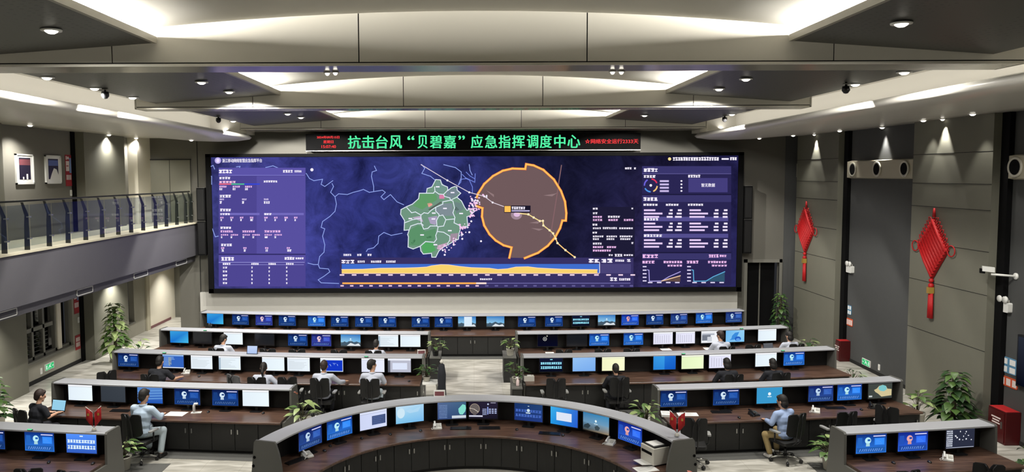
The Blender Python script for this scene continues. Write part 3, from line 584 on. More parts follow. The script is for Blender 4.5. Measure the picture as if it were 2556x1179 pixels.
# right data panel
q = lambda x, y: (1590 + x * .2967, 380 + y * .2967)
def rc(x0, y0, x1, y1, c, l=3): a, b_ = q(x0, y0), q(x1, y1); P.rect(a[0], a[1], b_[0], b_[1], c, l)
rc(45, 118, 795, 1120, (42, 38, 82), 2); rc(45, 118, 795, 178, (58, 54, 108), 3); rc(45, 180, 795, 184, (110, 104, 170), 4); rc(45, 352, 795, 362, (28, 26, 58), 4); rc(45, 362, 795, 420, (58, 54, 106), 3); rc(45, 842, 795, 852, (28, 26, 58), 4); rc(45, 852, 795, 905, (58, 54, 106), 3); rc(435, 218, 765, 338, (68, 62, 124), 3); rc(60, 545, 770, 582, (84, 78, 142), 3); rc(60, 688, 770, 722, (84, 78, 142), 3)
for b4 in ((58, 135, 180, 166, 4), (58, 193, 158, 216, 4), (432, 190, 536, 214, 5), (55, 380, 176, 410, 4), (55, 434, 178, 452, 5), (244, 434, 355, 452, 5), (430, 434, 560, 452, 6), (60, 555, 182, 576, 5), (58, 692, 214, 714, 6), (48, 860, 182, 892, 4), (606, 860, 690, 888, 4), (696, 864, 756, 884, 3), (46, 914, 150, 938, 4), (224, 916, 384, 936, 7), (420, 914, 522, 938, 4), (598, 916, 758, 936, 7), (258, 948, 384, 964, 5), (630, 948, 762, 964, 5)): wt(*b4, PK if b4[1] > 850 else W_)
for y in (236, 264, 292, 320): rc(194, y, 270, y + 16, (200, 184, 230), 4); P.disc(*q(376, y + 7), 2.6, 2.2, W_, 4, 8)
for a0, c in ((-1.35, (230, 50, 90)), (.2, (246, 200, 120)), (1.7, (80, 150, 230)), (3.2, (110, 100, 220))):
    P.line([(q(118, 280)[0] + 16 * math.cos(a0 + k * .22), q(118, 280)[1] + 16 * math.sin(a0 + k * .22)) for k in range(5)], 3.4, c, 4)
P.disc(*q(118, 280), 3.4, 3.4, W_, 4, 8)
for y0 in (478, 592, 732):
    for k in range(3):
        y = y0 + k * 28 + (2 if y0 > 500 else 4)
        e = (96, 156, 128)[k]
        for (x0, x1) in ((60, 60 + e), (444, 444 + e)): rc(x0, y, x1, y + 15, (230, 206, 246), 4)
        for x0, x1 in ((268 - 16 * (k == 2), 302), (336 - 14 * (k == 2), 378), (648, 688), (724, 764)): rc(x0 + 10 * (k == 0), y, x1, y + 15, (240, 228, 250), 4)
for x0, c1 in ((90, (170, 160, 226)), (464, (96, 176, 220))):
    P.line([q(x0, 992), q(x0 + 12, 996), q(x0 + 16, 1088), q(x0 + 120, 1086), q(x0 + 180, 1050), q(x0 + 276, 1008)], 2.2, c1, 6)
    for k in range(5): rc(x0 - 40, 960 + 30 * k, x0 - 8, 970 + 30 * k, (226, 216, 246), 4)
    for k in range(4): rc(x0 + 4 + 76 * k, 1094, x0 + 42 + 76 * k, 1104, (226, 216, 246), 4)
P.line([q(210, 1086), q(366, 1042)], 2.2, (244, 206, 170), 7); P.poly([q(210, 1088), q(366, 1046), q(366, 1092)], (96, 74, 70), 5); P.poly([q(584, 1088), q(740, 1010), q(740, 1092)], (50, 84, 110), 5)
# small list beside it
q = lambda x, y: (1180 + x * .3648, 320 + y * .3648)
rc(818, 540, 1110, 885, (30, 28, 54), 2)
for b4 in ((822, 545, 858, 558, 2), (822, 576, 856, 590, 2), (822, 602, 886, 614, 4), (926, 600, 1010, 614, 5), (822, 622, 888, 636, 4), (928, 622, 996, 636, 4), (1034, 622, 1102, 636, 4), (820, 654, 856, 668, 2), (822, 680, 880, 692, 4), (890, 678, 990, 692, 7), (1002, 680, 1100, 692, 6), (820, 710, 854, 722, 2), (822, 736, 896, 748, 5), (916, 736, 990, 748, 5), (1006, 736, 1096, 748, 6), (822, 754, 866, 766, 3), (916, 754, 972, 766, 4), (1010, 754, 1082, 766, 5), (822, 784, 886, 798, 4), (822, 808, 896, 822, 5), (918, 808, 984, 822, 4), (822, 832, 948, 846, 8), (930, 864, 962, 876, 2), (972, 862, 1026, 880, 3), (1034, 864, 1100, 876, 4), (1042, 268, 1090, 282, 3), (1104, 268, 1122, 282, 1), (1086, 545, 1100, 556, 1), (1086, 780, 1102, 794, 1)): wt(*b4, PK if b4[1] in (808, 832, 622, 602) else W_)
# rain chart along the bottom
q = lambda x, y: (830 + x * .3013, 610 + y * .3013)
rc(60, 112, 2495, 380, (56, 50, 100), 2); rc(75, 165, 2212, 242, (64, 110, 206), 3); rc(2214, 165, 2474, 242, (74, 68, 120), 3)
top = [(75, 210), (250, 208), (400, 200), (600, 198), (700, 195), (780, 190), (820, 180), (900, 170), (960, 172), (1050, 185), (1150, 195), (1300, 200), (1370, 210), (1450, 205), (1520, 190), (1620, 188), (1700, 198), (1900, 208), (2195, 212)]
P.poly([q(*p) for p in top] + [q(2195, 242), q(75, 242)], (250, 212, 110), 4)
P.line([q(*p) for p in top], 1.6, (255, 220, 180), 5); P.line([q(2214, 150), q(2214, 238)], 1.5, W_, 5); rc(75, 240, 2212, 246, (255, 214, 190), 5)
for k in range(25): rc(58 + 100.5 * k, 250, 96 + 100.5 * k, 262, (240, 214, 232), 4)
rc(80, 318, 1190, 332, (252, 176, 84), 4); rc(1190, 318, 1275, 332, (250, 226, 214), 4); rc(1275, 322, 2470, 327, (122, 116, 180), 4)
for k in range(31): rc(64 + 80 * k, 340, 92 + 80 * k, 352, (236, 200, 220) if k < 15 else (100, 94, 150), 4)
for b4 in ((72, 130, 184, 160, 3), (206, 136, 268, 154, 4), (316, 136, 404, 154, 5), (442, 136, 524, 154, 6), (88, 80, 156, 98, 4), (202, 80, 240, 98, 2), (288, 80, 324, 98, 2), (1220, 284, 1324, 298, 6), (2122, 120, 2216, 154, 2), (2228, 120, 2324, 154, 2), (2344, 128, 2420, 146, 5), (2440, 124, 2474, 148, 1), (2300, 276, 2362, 306, 2), (2376, 282, 2470, 302, 6)): wt(*b4)
ob = P.build('data_display', M['screen'], t, fix=False); ob.location = (0, .04, 0)

WALL_T = t
# ------------------------------------------------------------------ message sign over it
t = thing('message_sign', 'long black LED message sign with green Chinese characters above the video wall', 'sign', (0, SY, 6.9))
MB().box(-6.03, 6.03, 0, .605, 0, .6).build('housing', M['black'], t); MB().box(-6.03, 6.03, -.01, .0, -.015, .01).build('rail', M['steel'], t)
def led_text(body, x, z, h, width, m, name, bold=.0):
    c = bpy.data.curves.new(name, 'FONT'); c.body = body; c.size = 1.0
    o = bpy.data.objects.new(name, c); COL.objects.link(o)
    bpy.context.view_layer.update()
    me = bpy.data.meshes.new_from_object(o.evaluated_get(bpy.context.evaluated_depsgraph_get()))
    bpy.data.objects.remove(o)
    xs = [v.co.x for v in me.vertices]; ys = [v.co.y for v in me.vertices]
    kx = width / max(1e-6, max(xs) - min(xs)); ky = h / max(1e-6, max(ys) - min(ys)); x0, y0 = min(xs), min(ys)
    for v in me.vertices: v.co = ((v.co.x - x0) * kx + x, -.006, (v.co.y - y0) * ky + z)
    if bold:      # heavier strokes: the same outline repeated a little to the side
        bm = bmesh.new(); bm.from_mesh(me); g0 = bm.verts[:] + bm.edges[:] + bm.faces[:]
        for (dx, dz) in ((bold, 0), (bold * .5, bold * .5)):
            r = bmesh.ops.duplicate(bm, geom=g0)['geom']; bmesh.ops.translate(bm, vec=(dx, -.0005, dz), verts=[e for e in r if isinstance(e, bmesh.types.BMVert)])
        bm.to_mesh(me); bm.free()
    me.materials.clear(); me.materials.append(m)
    o = bpy.data.objects.new(name, me); COL.objects.link(o); return o
xl = lambda px: atY(px, 355, SY).x
for ch, a, b in zip('抗击台风“贝碧嘉”应急指挥调度中心', (868, 903, 938, 972, 1017, 1042, 1073, 1107, 1144, 1175, 1210, 1244, 1278, 1315, 1347, 1383, 1416), (899, 933, 967, 1002, 1033, 1066, 1102, 1137, 1159, 1204, 1240, 1273, 1309, 1342, 1376, 1410, 1447)):
    q_ = ch in '“”'
    led_text(ch, xl(a), .38 if q_ else .075, .14 if q_ else .46, xl(b) - xl(a), M['led_green'], 'green_lettering', .022).parent = t
led_text('2024年09月15日', xl(791), .44, .095, xl(847) - xl(791), M['led_red'], 'red_lettering', .008).parent = t
led_text('星期日', xl(807), .27, .105, xl(832) - xl(807), M['led_red'], 'red_lettering', .008).parent = t
led_text('15:07:40', xl(802), .1, .1, xl(838) - xl(802), M['led_red'], 'red_lettering', .008).parent = t
led_text('☆网络安全运行2333天', xl(1460), .225, .165, xl(1593) - xl(1460), M['led_red'], 'red_lettering', .008).parent = t
for (tx_, x0, x1, y0, y1) in (('浙江移动网络智慧应急指挥平台', 554, 653, 396, 406), ('暂无数据', 1751, 1785, 458, 467)):
    (xa_, za_), (xb_, zb_) = S(x0, y1), S(x1, y0)
    lo = led_text(tx_, xa_, za_, zb_ - za_, xb_ - xa_, M['screen_text'], 'title_lettering', .006); lo.parent = WALL_T; lo.location = (0, .036, 0)
for (px, py, w_) in ((262, 222, 'middle tray, balcony side'), (2112, 208, 'middle tray, knot side'), (545, 290, 'far tray, balcony side'), (1809, 288, 'far tray, knot side')):
    s_ = thing('ceiling_sensor', 'small dark sensor hanging from the ' + w_, 'sensor', atZ(px, py, 7.74), 0, 'sensors hanging from the ceiling trays')
    MB().lathe([(.02, .02), (.02, -.05), (.07, -.06), (.075, -.14), (.04, -.19), (.001, -.2)], 12).build('sensor_body', M['chair_frame'], s_); MB().lathe([(.06, .0), (.06, -.02)], 12).build('base_plate', M['frame_grey'], s_)
# speakers on both sides of the wall
for s, side in ((-1, 'balcony'), (1, 'knot-wall')):
    for k, (z0, z1) in enumerate(((3.12, 4.36), (4.38, 5.58))):
        x0, x1 = (-10.05, -9.74) if s < 0 else (9.82, 10.13)
        t = thing('loudspeaker', ('lower' if k == 0 else 'upper') + ' black loudspeaker on the ' + side + ' edge of the video wall', 'speaker', ((x0 + x1) / 2, 28.05, z0), 0, 'loudspeakers beside the video wall')
        MB().rbox(-.15, .15, 0, .555, 0, z1 - z0, .02).build('cabinet', M['black'], t); MB().box(-.12, .12, -.015, 0, .05, z1 - z0 - .05).build('grille', M['bezel'], t)
        MB().box(-.14, .14, .02, .06, z1 - z0 - .004, z1 - z0 + .012).build('bracket', M['steel'], t)
        

# ------------------------------------------------------------------ control desks
HT = 1.28
ROWC = {1: 26.27, 2: 23.23, 3: 20.23, 4: 17.11, 4.5: 17.02, 5: 13.96, 5.5: 13.82}
def row_pt(k, x):
    n = Vector((x / 58.0, -1.0)); return (x, ROWC[k] + x * x / 116.0), n.normalized()
RC, RR = 12.32, 4.09
def ring_pt(a):
    return (RR * math.cos(a), RC + RR * math.sin(a)), Vector((-math.cos(a), -math.sin(a)))
RING0 = math.radians(17.6)
class Path:
    def __init__(s, fn, t0, t1, n): s.fn, s.t0, s.t1, s.n = fn, t0, t1, n
    def pts(s, a=None, b=None, n=None):
        a = s.t0 if a is None else a; b = s.t1 if b is None else b; n = n or s.n
        r = [s.fn(a + (b - a) * i / n) for i in range(n + 1)]
        return [p for p, _ in r], [q for _, q in r]
    def at(s, t, d, z=0):
        p, q = s.fn(t); return Vector((p[0] + q[0] * d, p[1] + q[1] * d, z)), math.atan2(q[0], -q[1])
    def find(s, px, d, z):
        lo, hi = s.t0 - .35 * (s.t1 - s.t0), s.t1 + .35 * (s.t1 - s.t0)
        best = min((lo + (hi - lo) * i / 3000 for i in range(3001)), key=lambda t: abs(proj(s.at(t, d, z)[0])[0] - px))
        return best
DEPTH = 1.11
PATHS = {}
def desk(key, path, label, doors, handles_out=False, hood_only_to=None):
    PATHS[key] = path
    mid = path.at((path.t0 + path.t1) / 2, .45)[0]
    t = thing('control_desk', label, 'desk', mid, 0, 'long control desks' if key != 'ring' else None); o = mid
    P, N = path.pts()
    L = (path.t1 - path.t0)
    one = L / max(1e-6, sum((Vector(a) - Vector(b)).length for a, b in zip(P[:-1], P[1:])))    # path units per metre
    MB().sweep(P, N, [(-.12, 0), (-.01, HT - .05), (.03, HT - .05), (-.06, 0)]).build('back_panel', M['endp'], t, o)
    MB().sweep(P, N, [(0, HT - .012), (.02, HT), (.375, HT), (.4, HT - .01), (.4, HT - .038), (.02, HT - .038), (0, HT - .03)]).build('hood', M['hood'], t, o)
    MB().sweep(P, N, [(.0, .76), (.035, HT - .05), (.07, HT - .05), (.07, .76)]).build('inner_liner', M['liner'], t, o)
    MB().sweep(P, N, [(.02, .70), (DEPTH - .01, .70), (DEPTH, .708), (DEPTH, .738), (DEPTH - .01, .75), (.02, .75)]).build('worktop', M['worktop'], t, o)
    MB().sweep(P, N, [(-.02, .07), (DEPTH - .12, .07), (DEPTH - .12, .70), (-.02, .70)]).build('carcass', M['cabinet'], t, o)
    MB().sweep(P, N, [(-.02, .0), (DEPTH - .17, .0), (DEPTH - .17, .07), (-.02, .07)]).build('plinth', M['liner'], t, o)
    inner_ = [(.47, 1.08), (.51, .88), (.525, .752), (.525, .70)] if key == 'ring' else [(.415, 1.08), (.42, .88), (.425, .752), (.43, .70)]
    for (a, b) in ((path.t0 - .045 * one, path.t0 + .004 * one), (path.t1 - .004 * one, path.t1 + .045 * one)):
        p, q = path.pts(a, b, 1)
        prof = [(-.16, 0), (-.03, HT - .03), (.0, HT + .012), (.38, HT + .012), (.41, HT - .02), *inner_, (.97, .70), (.97, 0)]
        MB().sweep(p, q, prof).build('end_panel', M['endp'], t, o)
    if doors:
        n = max(1, round(L / one / .5)); st = L / n
        for k in range(n):
            a, b = path.t0 + k * st + .008 * one, path.t0 + (k + 1) * st - .008 * one
            p, q = path.pts(a, b, 2 if key == 'ring' else 1)
            d = MB().sweep(p, q, [(DEPTH - .12, .085), (DEPTH - .098, .085), (DEPTH - .098, .685), (DEPTH - .12, .685)]).build('cabinet_door', M['cabinet'], t, o)
            hx = (b - .06 * one) if k % 2 == 0 else (a + .06 * one)
            c, rz = path.at(hx, DEPTH - .085, .5)
            e = Vector((math.cos(rz), math.sin(rz), 0)); g = Vector((math.sin(rz), -math.cos(rz), 0))
            MB().obox(c, e, g, (0, 0, 1), .012, .012, .05).build('handle', M['steel'], d, o)
    return t
XO = 9.62
desk('r1', Path(lambda x: row_pt(1, x), -9.42, 9.34, 40), 'longest control desk, in the row right under the video wall', True)
desk('r2l', Path(lambda x: row_pt(2, x), -XO, -1.36, 20), 'control desk in the second row from the video wall, balcony half', True)
desk('r2r', Path(lambda x: row_pt(2, x), 1.3, XO, 20), 'control desk in the second row from the video wall, knot-wall half', True)
desk('r3l', Path(lambda x: row_pt(3, x), -XO - .06, -1.34, 20), 'control desk in the third row from the video wall, balcony half', True)
desk('r3r', Path(lambda x: row_pt(3, x), 1.28, XO + .08, 20), 'control desk in the third row from the video wall, knot-wall half', True)
desk('r4l', Path(lambda x: row_pt(4, x), -XO, -4.06, 14), 'shorter control desk in the fourth row, balcony half', True)
desk('r4r', Path(lambda x: row_pt(4.5, x), 4.06, XO + .1, 14), 'shorter control desk in the fourth row, knot-wall half', True)
desk('r5l', Path(lambda x: row_pt(5, x), -XO, -6.76, 8), 'shortest control desk on the balcony side, nearest the viewer', True)
desk('r5r', Path(lambda x: row_pt(5.5, x), 6.74, XO + .1, 8), 'shortest control desk on the knot-wall side, nearest the viewer', True)
desk('ring', Path(lambda a: ring_pt(PI - a), RING0, PI - RING0, 48), 'curved commander console in the middle, nearest the viewer', True)
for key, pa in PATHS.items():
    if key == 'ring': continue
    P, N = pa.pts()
    struct(MB().sweep(P, N, [(DEPTH - .2, 0), (DEPTH + .26, 0), (DEPTH + .26, .006), (DEPTH - .2, .006)]).build('floor_shade_strip', M['carpet']), 'dark grey floor strip, mostly painted shade, in front of a desk')  # mostly the shade at the desk foot, painted as a dark strip
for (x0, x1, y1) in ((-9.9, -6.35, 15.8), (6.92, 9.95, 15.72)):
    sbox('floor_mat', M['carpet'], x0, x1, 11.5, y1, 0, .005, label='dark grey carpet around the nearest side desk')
# round sockets on the ends of the curved console
for s in (-1, 1):
    a = RING0 if s < 0 else PI - RING0
    o = [x for x in bpy.data.objects if x.name.startswith('control_desk') and 'curved' in x.get('label', '')][0]
    for (d, z) in ((-.02, .98), (-.045, .82)):
        c, rz = PATHS['ring'].at(a + s * .0125 * 1.0, d, z); tdir = Vector((math.cos(rz), math.sin(rz), 0)) * s
        MB().tube([c - tdir * .01, c + tdir * .006], .026, 12, 0).build('end_socket', M['black'], o, o.location)

DESK = dict(r1='row under the video wall', r2l='second row, balcony half', r2r='second row, knot-wall half', r3l='third row, balcony half', r3r='third row, knot-wall half', r4l='fourth row, balcony half', r4r='fourth row, knot-wall half', r5l='nearest balcony-side desk', r5r='nearest knot-wall desk', ring='curved console')
# ------------------------------------------------------------------ what the monitors show
MW, MH = 0.60, 0.36
def tx(x, y): return ((x - .5) * MW, (y - .5) * MH)
def pic_login(b=(16, 34, 104), face=(214, 234, 250), lite=1.0, glow_=(38, 92, 190), seed=1):
    p = Pic(tx); k = lambda c, f: tuple(min(255, v * f * lite) for v in c)
    p.grad(0, 0, 1, 1, k(glow_, .95), k(glow_, .9), k(b, .85), k(b, .8))
    p.rect(.05, .36, .2, .82, k(glow_, .78), 1); p.rect(.6, .4, .94, .78, k(glow_, .92), 1); p.rect(.62, .43, .92, .75, k(glow_, 1.08), 2)
    p.rect(.56, .85, .96, .91, (206, 206, 246), 2); p.rect(.03, .04, .97, .3, k(glow_, .7), 1)
    r = random.Random(seed)
    for i in range(11): p.line([(.12 + .07 * i, .1), (.15 + .07 * i + r.uniform(-.01, .02), .22)], .024, k((120, 165, 240), .85), 2)
    p.disc(.385, .66, .1, .17, face, 3); p.rect(.37, .63, .46, .73, k(glow_, .7), 4); p.poly([(.33, .53), (.44, .53), (.45, .36), (.32, .36)], tuple(v * .9 for v in face), 3)
    for i in range(3): p.rect(.64, .48 + .08 * i, .86 - .05 * i, .5 + .08 * i, k((90, 150, 235), .9), 3)
    return p
def pic_white(tint=(228, 240, 250), head=(246, 248, 252), cols=0, bar=None, inset=None, rows=False, seed=0):
    p = Pic(tx); t2 = tuple(min(255, v + 10) for v in tint)
    p.grad(0, 0, 1, 1, tint, t2, t2, tint); p.rect(0, .89, 1, 1, head, 1); p.rect(0, .875, 1, .888, tuple(v * .72 for v in tint), 2)
    r = random.Random(seed)
    for i in range(cols): p.rect(.1 + .8 * i / max(1, cols), .1, .1 + .8 * i / max(1, cols) + .035, .72 + .06 * r.random(), tuple(v * .88 for v in tint), 1)
    if rows:
        for i in range(7): p.rect(.08, .16 + .09 * i, .3 + .6 * r.random(), .19 + .09 * i, tuple(v * .9 for v in tint), 1)
    if bar: p.rect(0, .0, .09, .87, bar, 1)
    if inset:
        x0, y0, x1, y1, c = inset; p.rect(x0, y0, x1, y1, c, 3)
        for i in range(5): p.rect(x0 + .03, y1 - .1 - .1 * i, x0 + (x1 - x0) * r.uniform(.5, .9), y1 - .07 - .1 * i, tuple(v * 1.25 for v in c), 4)
    return p
def pic_wall(c00, c10, c11, c01, hot=None):
    p = Pic(tx); p.grad(0, 0, 1, 1, c00, c10, c11, c01)
    if hot: p.grad(.45, .12, .95, .62, c00, c10, c11, hot, 1) if False else None
    return p
def pic_sky(hill=True, face=False):
    p = Pic(tx); p.grad(0, .35, 1, 1, (150, 205, 236), (120, 190, 236), (40, 112, 190), (52, 130, 200)); p.grad(0, 0, 1, .35, (62, 70, 74), (70, 80, 84), (116, 130, 130), (90, 118, 130))
    p.poly([(0, .2), (.18, .42), (.3, .34), (.5, .5), (.66, .36), (.82, .42), (1, .24), (1, .1), (0, .1)], (70, 92, 110), 2)
    p.poly([(.3, .05), (.5, .3), (.72, .16), (.9, .26), (1, .05)], (226, 232, 236), 3)
    if face: p.disc(.5, .62, .04, .07, (214, 240, 250), 4); p.rect(.44, .45, .56, .5, (200, 230, 246), 4)
    return p
def pic_digits(b=(8, 12, 30), c=(150, 226, 250), seed=3):
    p = Pic(tx); p.rect(0, 0, 1, 1, b, 0); p.grad(0, .0, 1, 1, b, b, tuple(min(255, v * 1.5 + 8) for v in b), tuple(min(255, v * 1.5 + 8) for v in b), 1)
    p.words(.04, .2, .97, .4, c, 10, 3, seed); p.words(.04, .52, .97, .7, c, 10, 3, seed + 1); p.rect(.45, .86, .56, .92, c, 3)
    return p
def pic_teal():
    p = Pic(tx); p.rect(0, 0, 1, 1, (58, 152, 204), 0); p.disc(.5, .6, .06, .1, (232, 246, 250), 2); p.rect(.42, .4, .58, .45, (214, 240, 250), 2); return p
def pic_dialog():
    p = Pic(tx); p.grad(0, 0, 1, 1, (34, 150, 226), (40, 92, 208), (52, 110, 214), (60, 176, 236)); p.rbox2 = None; p.rect(.22, .26, .78, .74, (222, 230, 246), 2); return p
def pic_swirl():
    p = Pic(tx); p.grad(0, 0, 1, 1, (120, 190, 240), (130, 200, 244), (150, 210, 246), (110, 184, 240))
    p.poly([(.3, .3), (.2, .18), (.45, .2), (.62, .5), (.72, .85), (.5, .8), (.34, .55)], (60, 140, 220), 2); p.disc(.65, .27, .17, .2, (36, 96, 196), 3); p.disc(.66, .2, .11, .12, (96, 160, 236), 4); return p
def pic_map():
    p = Pic(tx); p.rect(0, 0, 1, 1, (66, 72, 68), 0); p.poly([(.24, .55), (.36, .64), (.45, .8), (.6, .86), (.74, .78), (.8, .6), (.98, .56), (.98, .16), (.56, .1), (.42, .3), (.3, .42)], (210, 196, 150), 1)
    p.poly([(.45, .78), (.6, .86), (.74, .78), (.78, .56), (.66, .44), (.5, .48), (.42, .62)], (124, 196, 200), 2); p.rect(.03, .1, .17, .2, (200, 206, 206), 2); p.rect(.0, .93, 1, 1, (50, 52, 54), 2); return p
def pic_track():
    p = Pic(tx); p.rect(0, 0, 1, 1, (44, 48, 66), 0); r = random.Random(9)
    for i in range(8): p.words(.02, .1 + .11 * i, .24, .18 + .11 * i, (216, 222, 236), 4, 2, i)
    for i in range(12): x, y = r.uniform(.3, .95), r.uniform(.35, .95); p.rect(x, y, x + r.uniform(.02, .06), y + r.uniform(.03, .08), (236, 238, 246), 2)
    p.rect(.02, .02, .98, .05, (190, 196, 214), 2); return p
def pic_mapl():
    p = Pic(tx); p.grad(0, 0, 1, 1, (58, 78, 128), (48, 70, 108), (66, 100, 132), (84, 104, 146))
    for i in range(9): p.words(.05, .08 + .09 * i, .34, .13 + .09 * i, (120, 146, 190), 6, 1, i)
    p.poly([(.74, .4), (.78, .26), (.88, .24), (.97, .42), (1, .62), (.98, .8), (.88, .86), (.8, .72), (.73, .6)], (132, 220, 204), 2); p.rect(.5, .05, 1, .2, (206, 216, 226), 2); p.rect(.5, .0, 1, .05, (90, 96, 120), 2); return p
def pic_mapr():
    p = Pic(tx); p.grad(0, 0, 1, 1, (30, 27, 42), (24, 22, 36), (40, 34, 56), (34, 28, 44))
    p.disc(.2, .58, .17, .3, (104, 96, 94), 1, 20); p.line([(.2 + .17 * math.cos(k * .35), .58 + .3 * math.sin(k * .35)) for k in range(-3, 13)], .012, (190, 170, 150), 2, ay=1.6); p.poly([(.1, .36), (.3, .36), (.24, .2), (.16, .2)], (96, 88, 88), 1); p.line([(.02, .62), (.18, .56), (.32, .4)], .02, (236, 226, 210), 3)
    p.rect(0, .1, .48, .19, (206, 206, 224), 2)
    for i in range(5): p.words(.47, .22 + .08 * i, .62, .27 + .08 * i, (170, 180, 220), 3, 2, i)
    for i in range(9): p.rect(.7 + .1 * (i % 3), .3 + .11 * (i // 3), .77 + .1 * (i % 3), .38 + .11 * (i // 3), (160, 170, 206), 2)
    p.rect(.64, .25, .68, .7, (140, 156, 220), 2); p.disc(.67, .86, .03, .05, (190, 200, 226), 2); p.rect(.76, .93, .94, .96, (200, 200, 220), 2); return p
def pic_cols():
    p = Pic(tx); p.rect(0, 0, 1, 1, (52, 100, 190), 0); p.rect(0, 0, 1, .07, (226, 234, 246), 1); p.rect(0, .9, 1, 1, (150, 186, 232), 1); r = random.Random(4)
    for i in range(9): p.rect(.05, .16 + .08 * i, .3 + .3 * r.random(), .2 + .08 * i, (130, 170, 226), 1)
    p.rect(.3, .2, .33, .8, (196, 190, 120), 2); p.rect(.38, .24, .4, .8, (196, 190, 120), 2); return p
def pic_wave():
    p = Pic(tx); p.grad(0, 0, 1, 1, (28, 78, 176), (30, 84, 180), (86, 136, 206), (90, 140, 210))
    for i in range(4): p.poly([(0, .2 + .17 * i), (1, .3 + .17 * i), (1, .36 + .17 * i), (0, .28 + .17 * i)], (104, 156, 220), 1)
    return p
def pic_window():
    p = pic_white(); p.rect(.24, .06, .98, .84, (20, 56, 196), 3); p.rect(.24, .02, .98, .06, (170, 200, 244), 4); p.line([(.42, .55), (.47, .42)], .02, (180, 210, 250), 5); p.line([(.55, .62), (.7, .6)], .015, (180, 210, 250), 5); p.line([(.6, .6), (.62, .5)], .015, (180, 210, 250), 5); p.line([(.75, .55), (.77, .45)], .02, (180, 210, 250), 5); return p
def pic_grey():
    p = Pic(tx); p.rect(0, 0, 1, 1, (186, 188, 204), 0); p.rect(0, .86, 1, 1, (236, 240, 250), 1); p.rect(0, 0, .1, .86, (96, 98, 112), 1); p.rect(.2, .2, .84, .68, (222, 230, 250), 2); return p
def pic_docs():
    p = pic_white((236, 238, 242)); p.rect(.04, .2, .5, .7, (120, 126, 138), 2); p.rect(.04, .66, .7, .8, (176, 182, 194), 2); p.rect(.32, .1, .56, .52, (206, 210, 218), 3); return p
def pic_emblem():
    p = Pic(tx); p.grad(0, 0, 1, 1, (8, 10, 34), (8, 10, 34), (10, 10, 16), (10, 10, 16)); p.line([(.36 + .09 * math.cos(a * .785), .62 + .15 * math.sin(a * .785)) for a in range(9)], .025, (196, 196, 190), 2, ay=1.6); p.disc(.36, .62, .03, .05, (220, 220, 214), 3); p.disc(.47, .86, .03, .05, (214, 210, 196), 3); return p
def pic_mtwin():
    p = pic_sky(); p.rect(.34, .12, .78, .96, (218, 236, 250), 4); p.rect(.34, .9, .78, .96, (240, 246, 252), 5); return p
def pic_dlogin():
    p = Pic(tx); p.grad(0, 0, 1, 1, (30, 52, 120), (36, 60, 130), (34, 66, 116), (24, 50, 100)); p.words(.04, .22, .96, .38, (70, 104, 190), 9, 1, 2); p.words(.04, .5, .96, .66, (70, 104, 190), 9, 1, 4); p.disc(.5, .62, .055, .09, (206, 226, 236), 3); p.rect(.41, .44, .57, .5, (206, 226, 236), 3); p.rect(.48, .85, .53, .89, (190, 210, 220), 3); return p
def pic_land():
    p = Pic(tx); p.grad(0, .45, 1, 1, (110, 150, 180), (110, 156, 190), (60, 140, 190), (50, 120, 170)); p.grad(0, 0, 1, .45, (60, 60, 52), (150, 130, 100), (130, 160, 180), (90, 130, 160)); p.poly([(.05, .3), (.2, .42), (.3, .3), (.2, .12), (.02, .15)], (48, 62, 70), 2); p.poly([(.45, .3), (.55, .4), (.66, .3), (.6, .12), (.48, .12)], (60, 74, 80), 2); p.disc(.5, .62, .04, .07, (226, 244, 246), 3); p.rect(.43, .44, .57, .48, (206, 230, 236), 3); return p
BLUEW = lambda: pic_wall((22, 110, 206), (70, 190, 236), (44, 140, 216), (56, 160, 222))
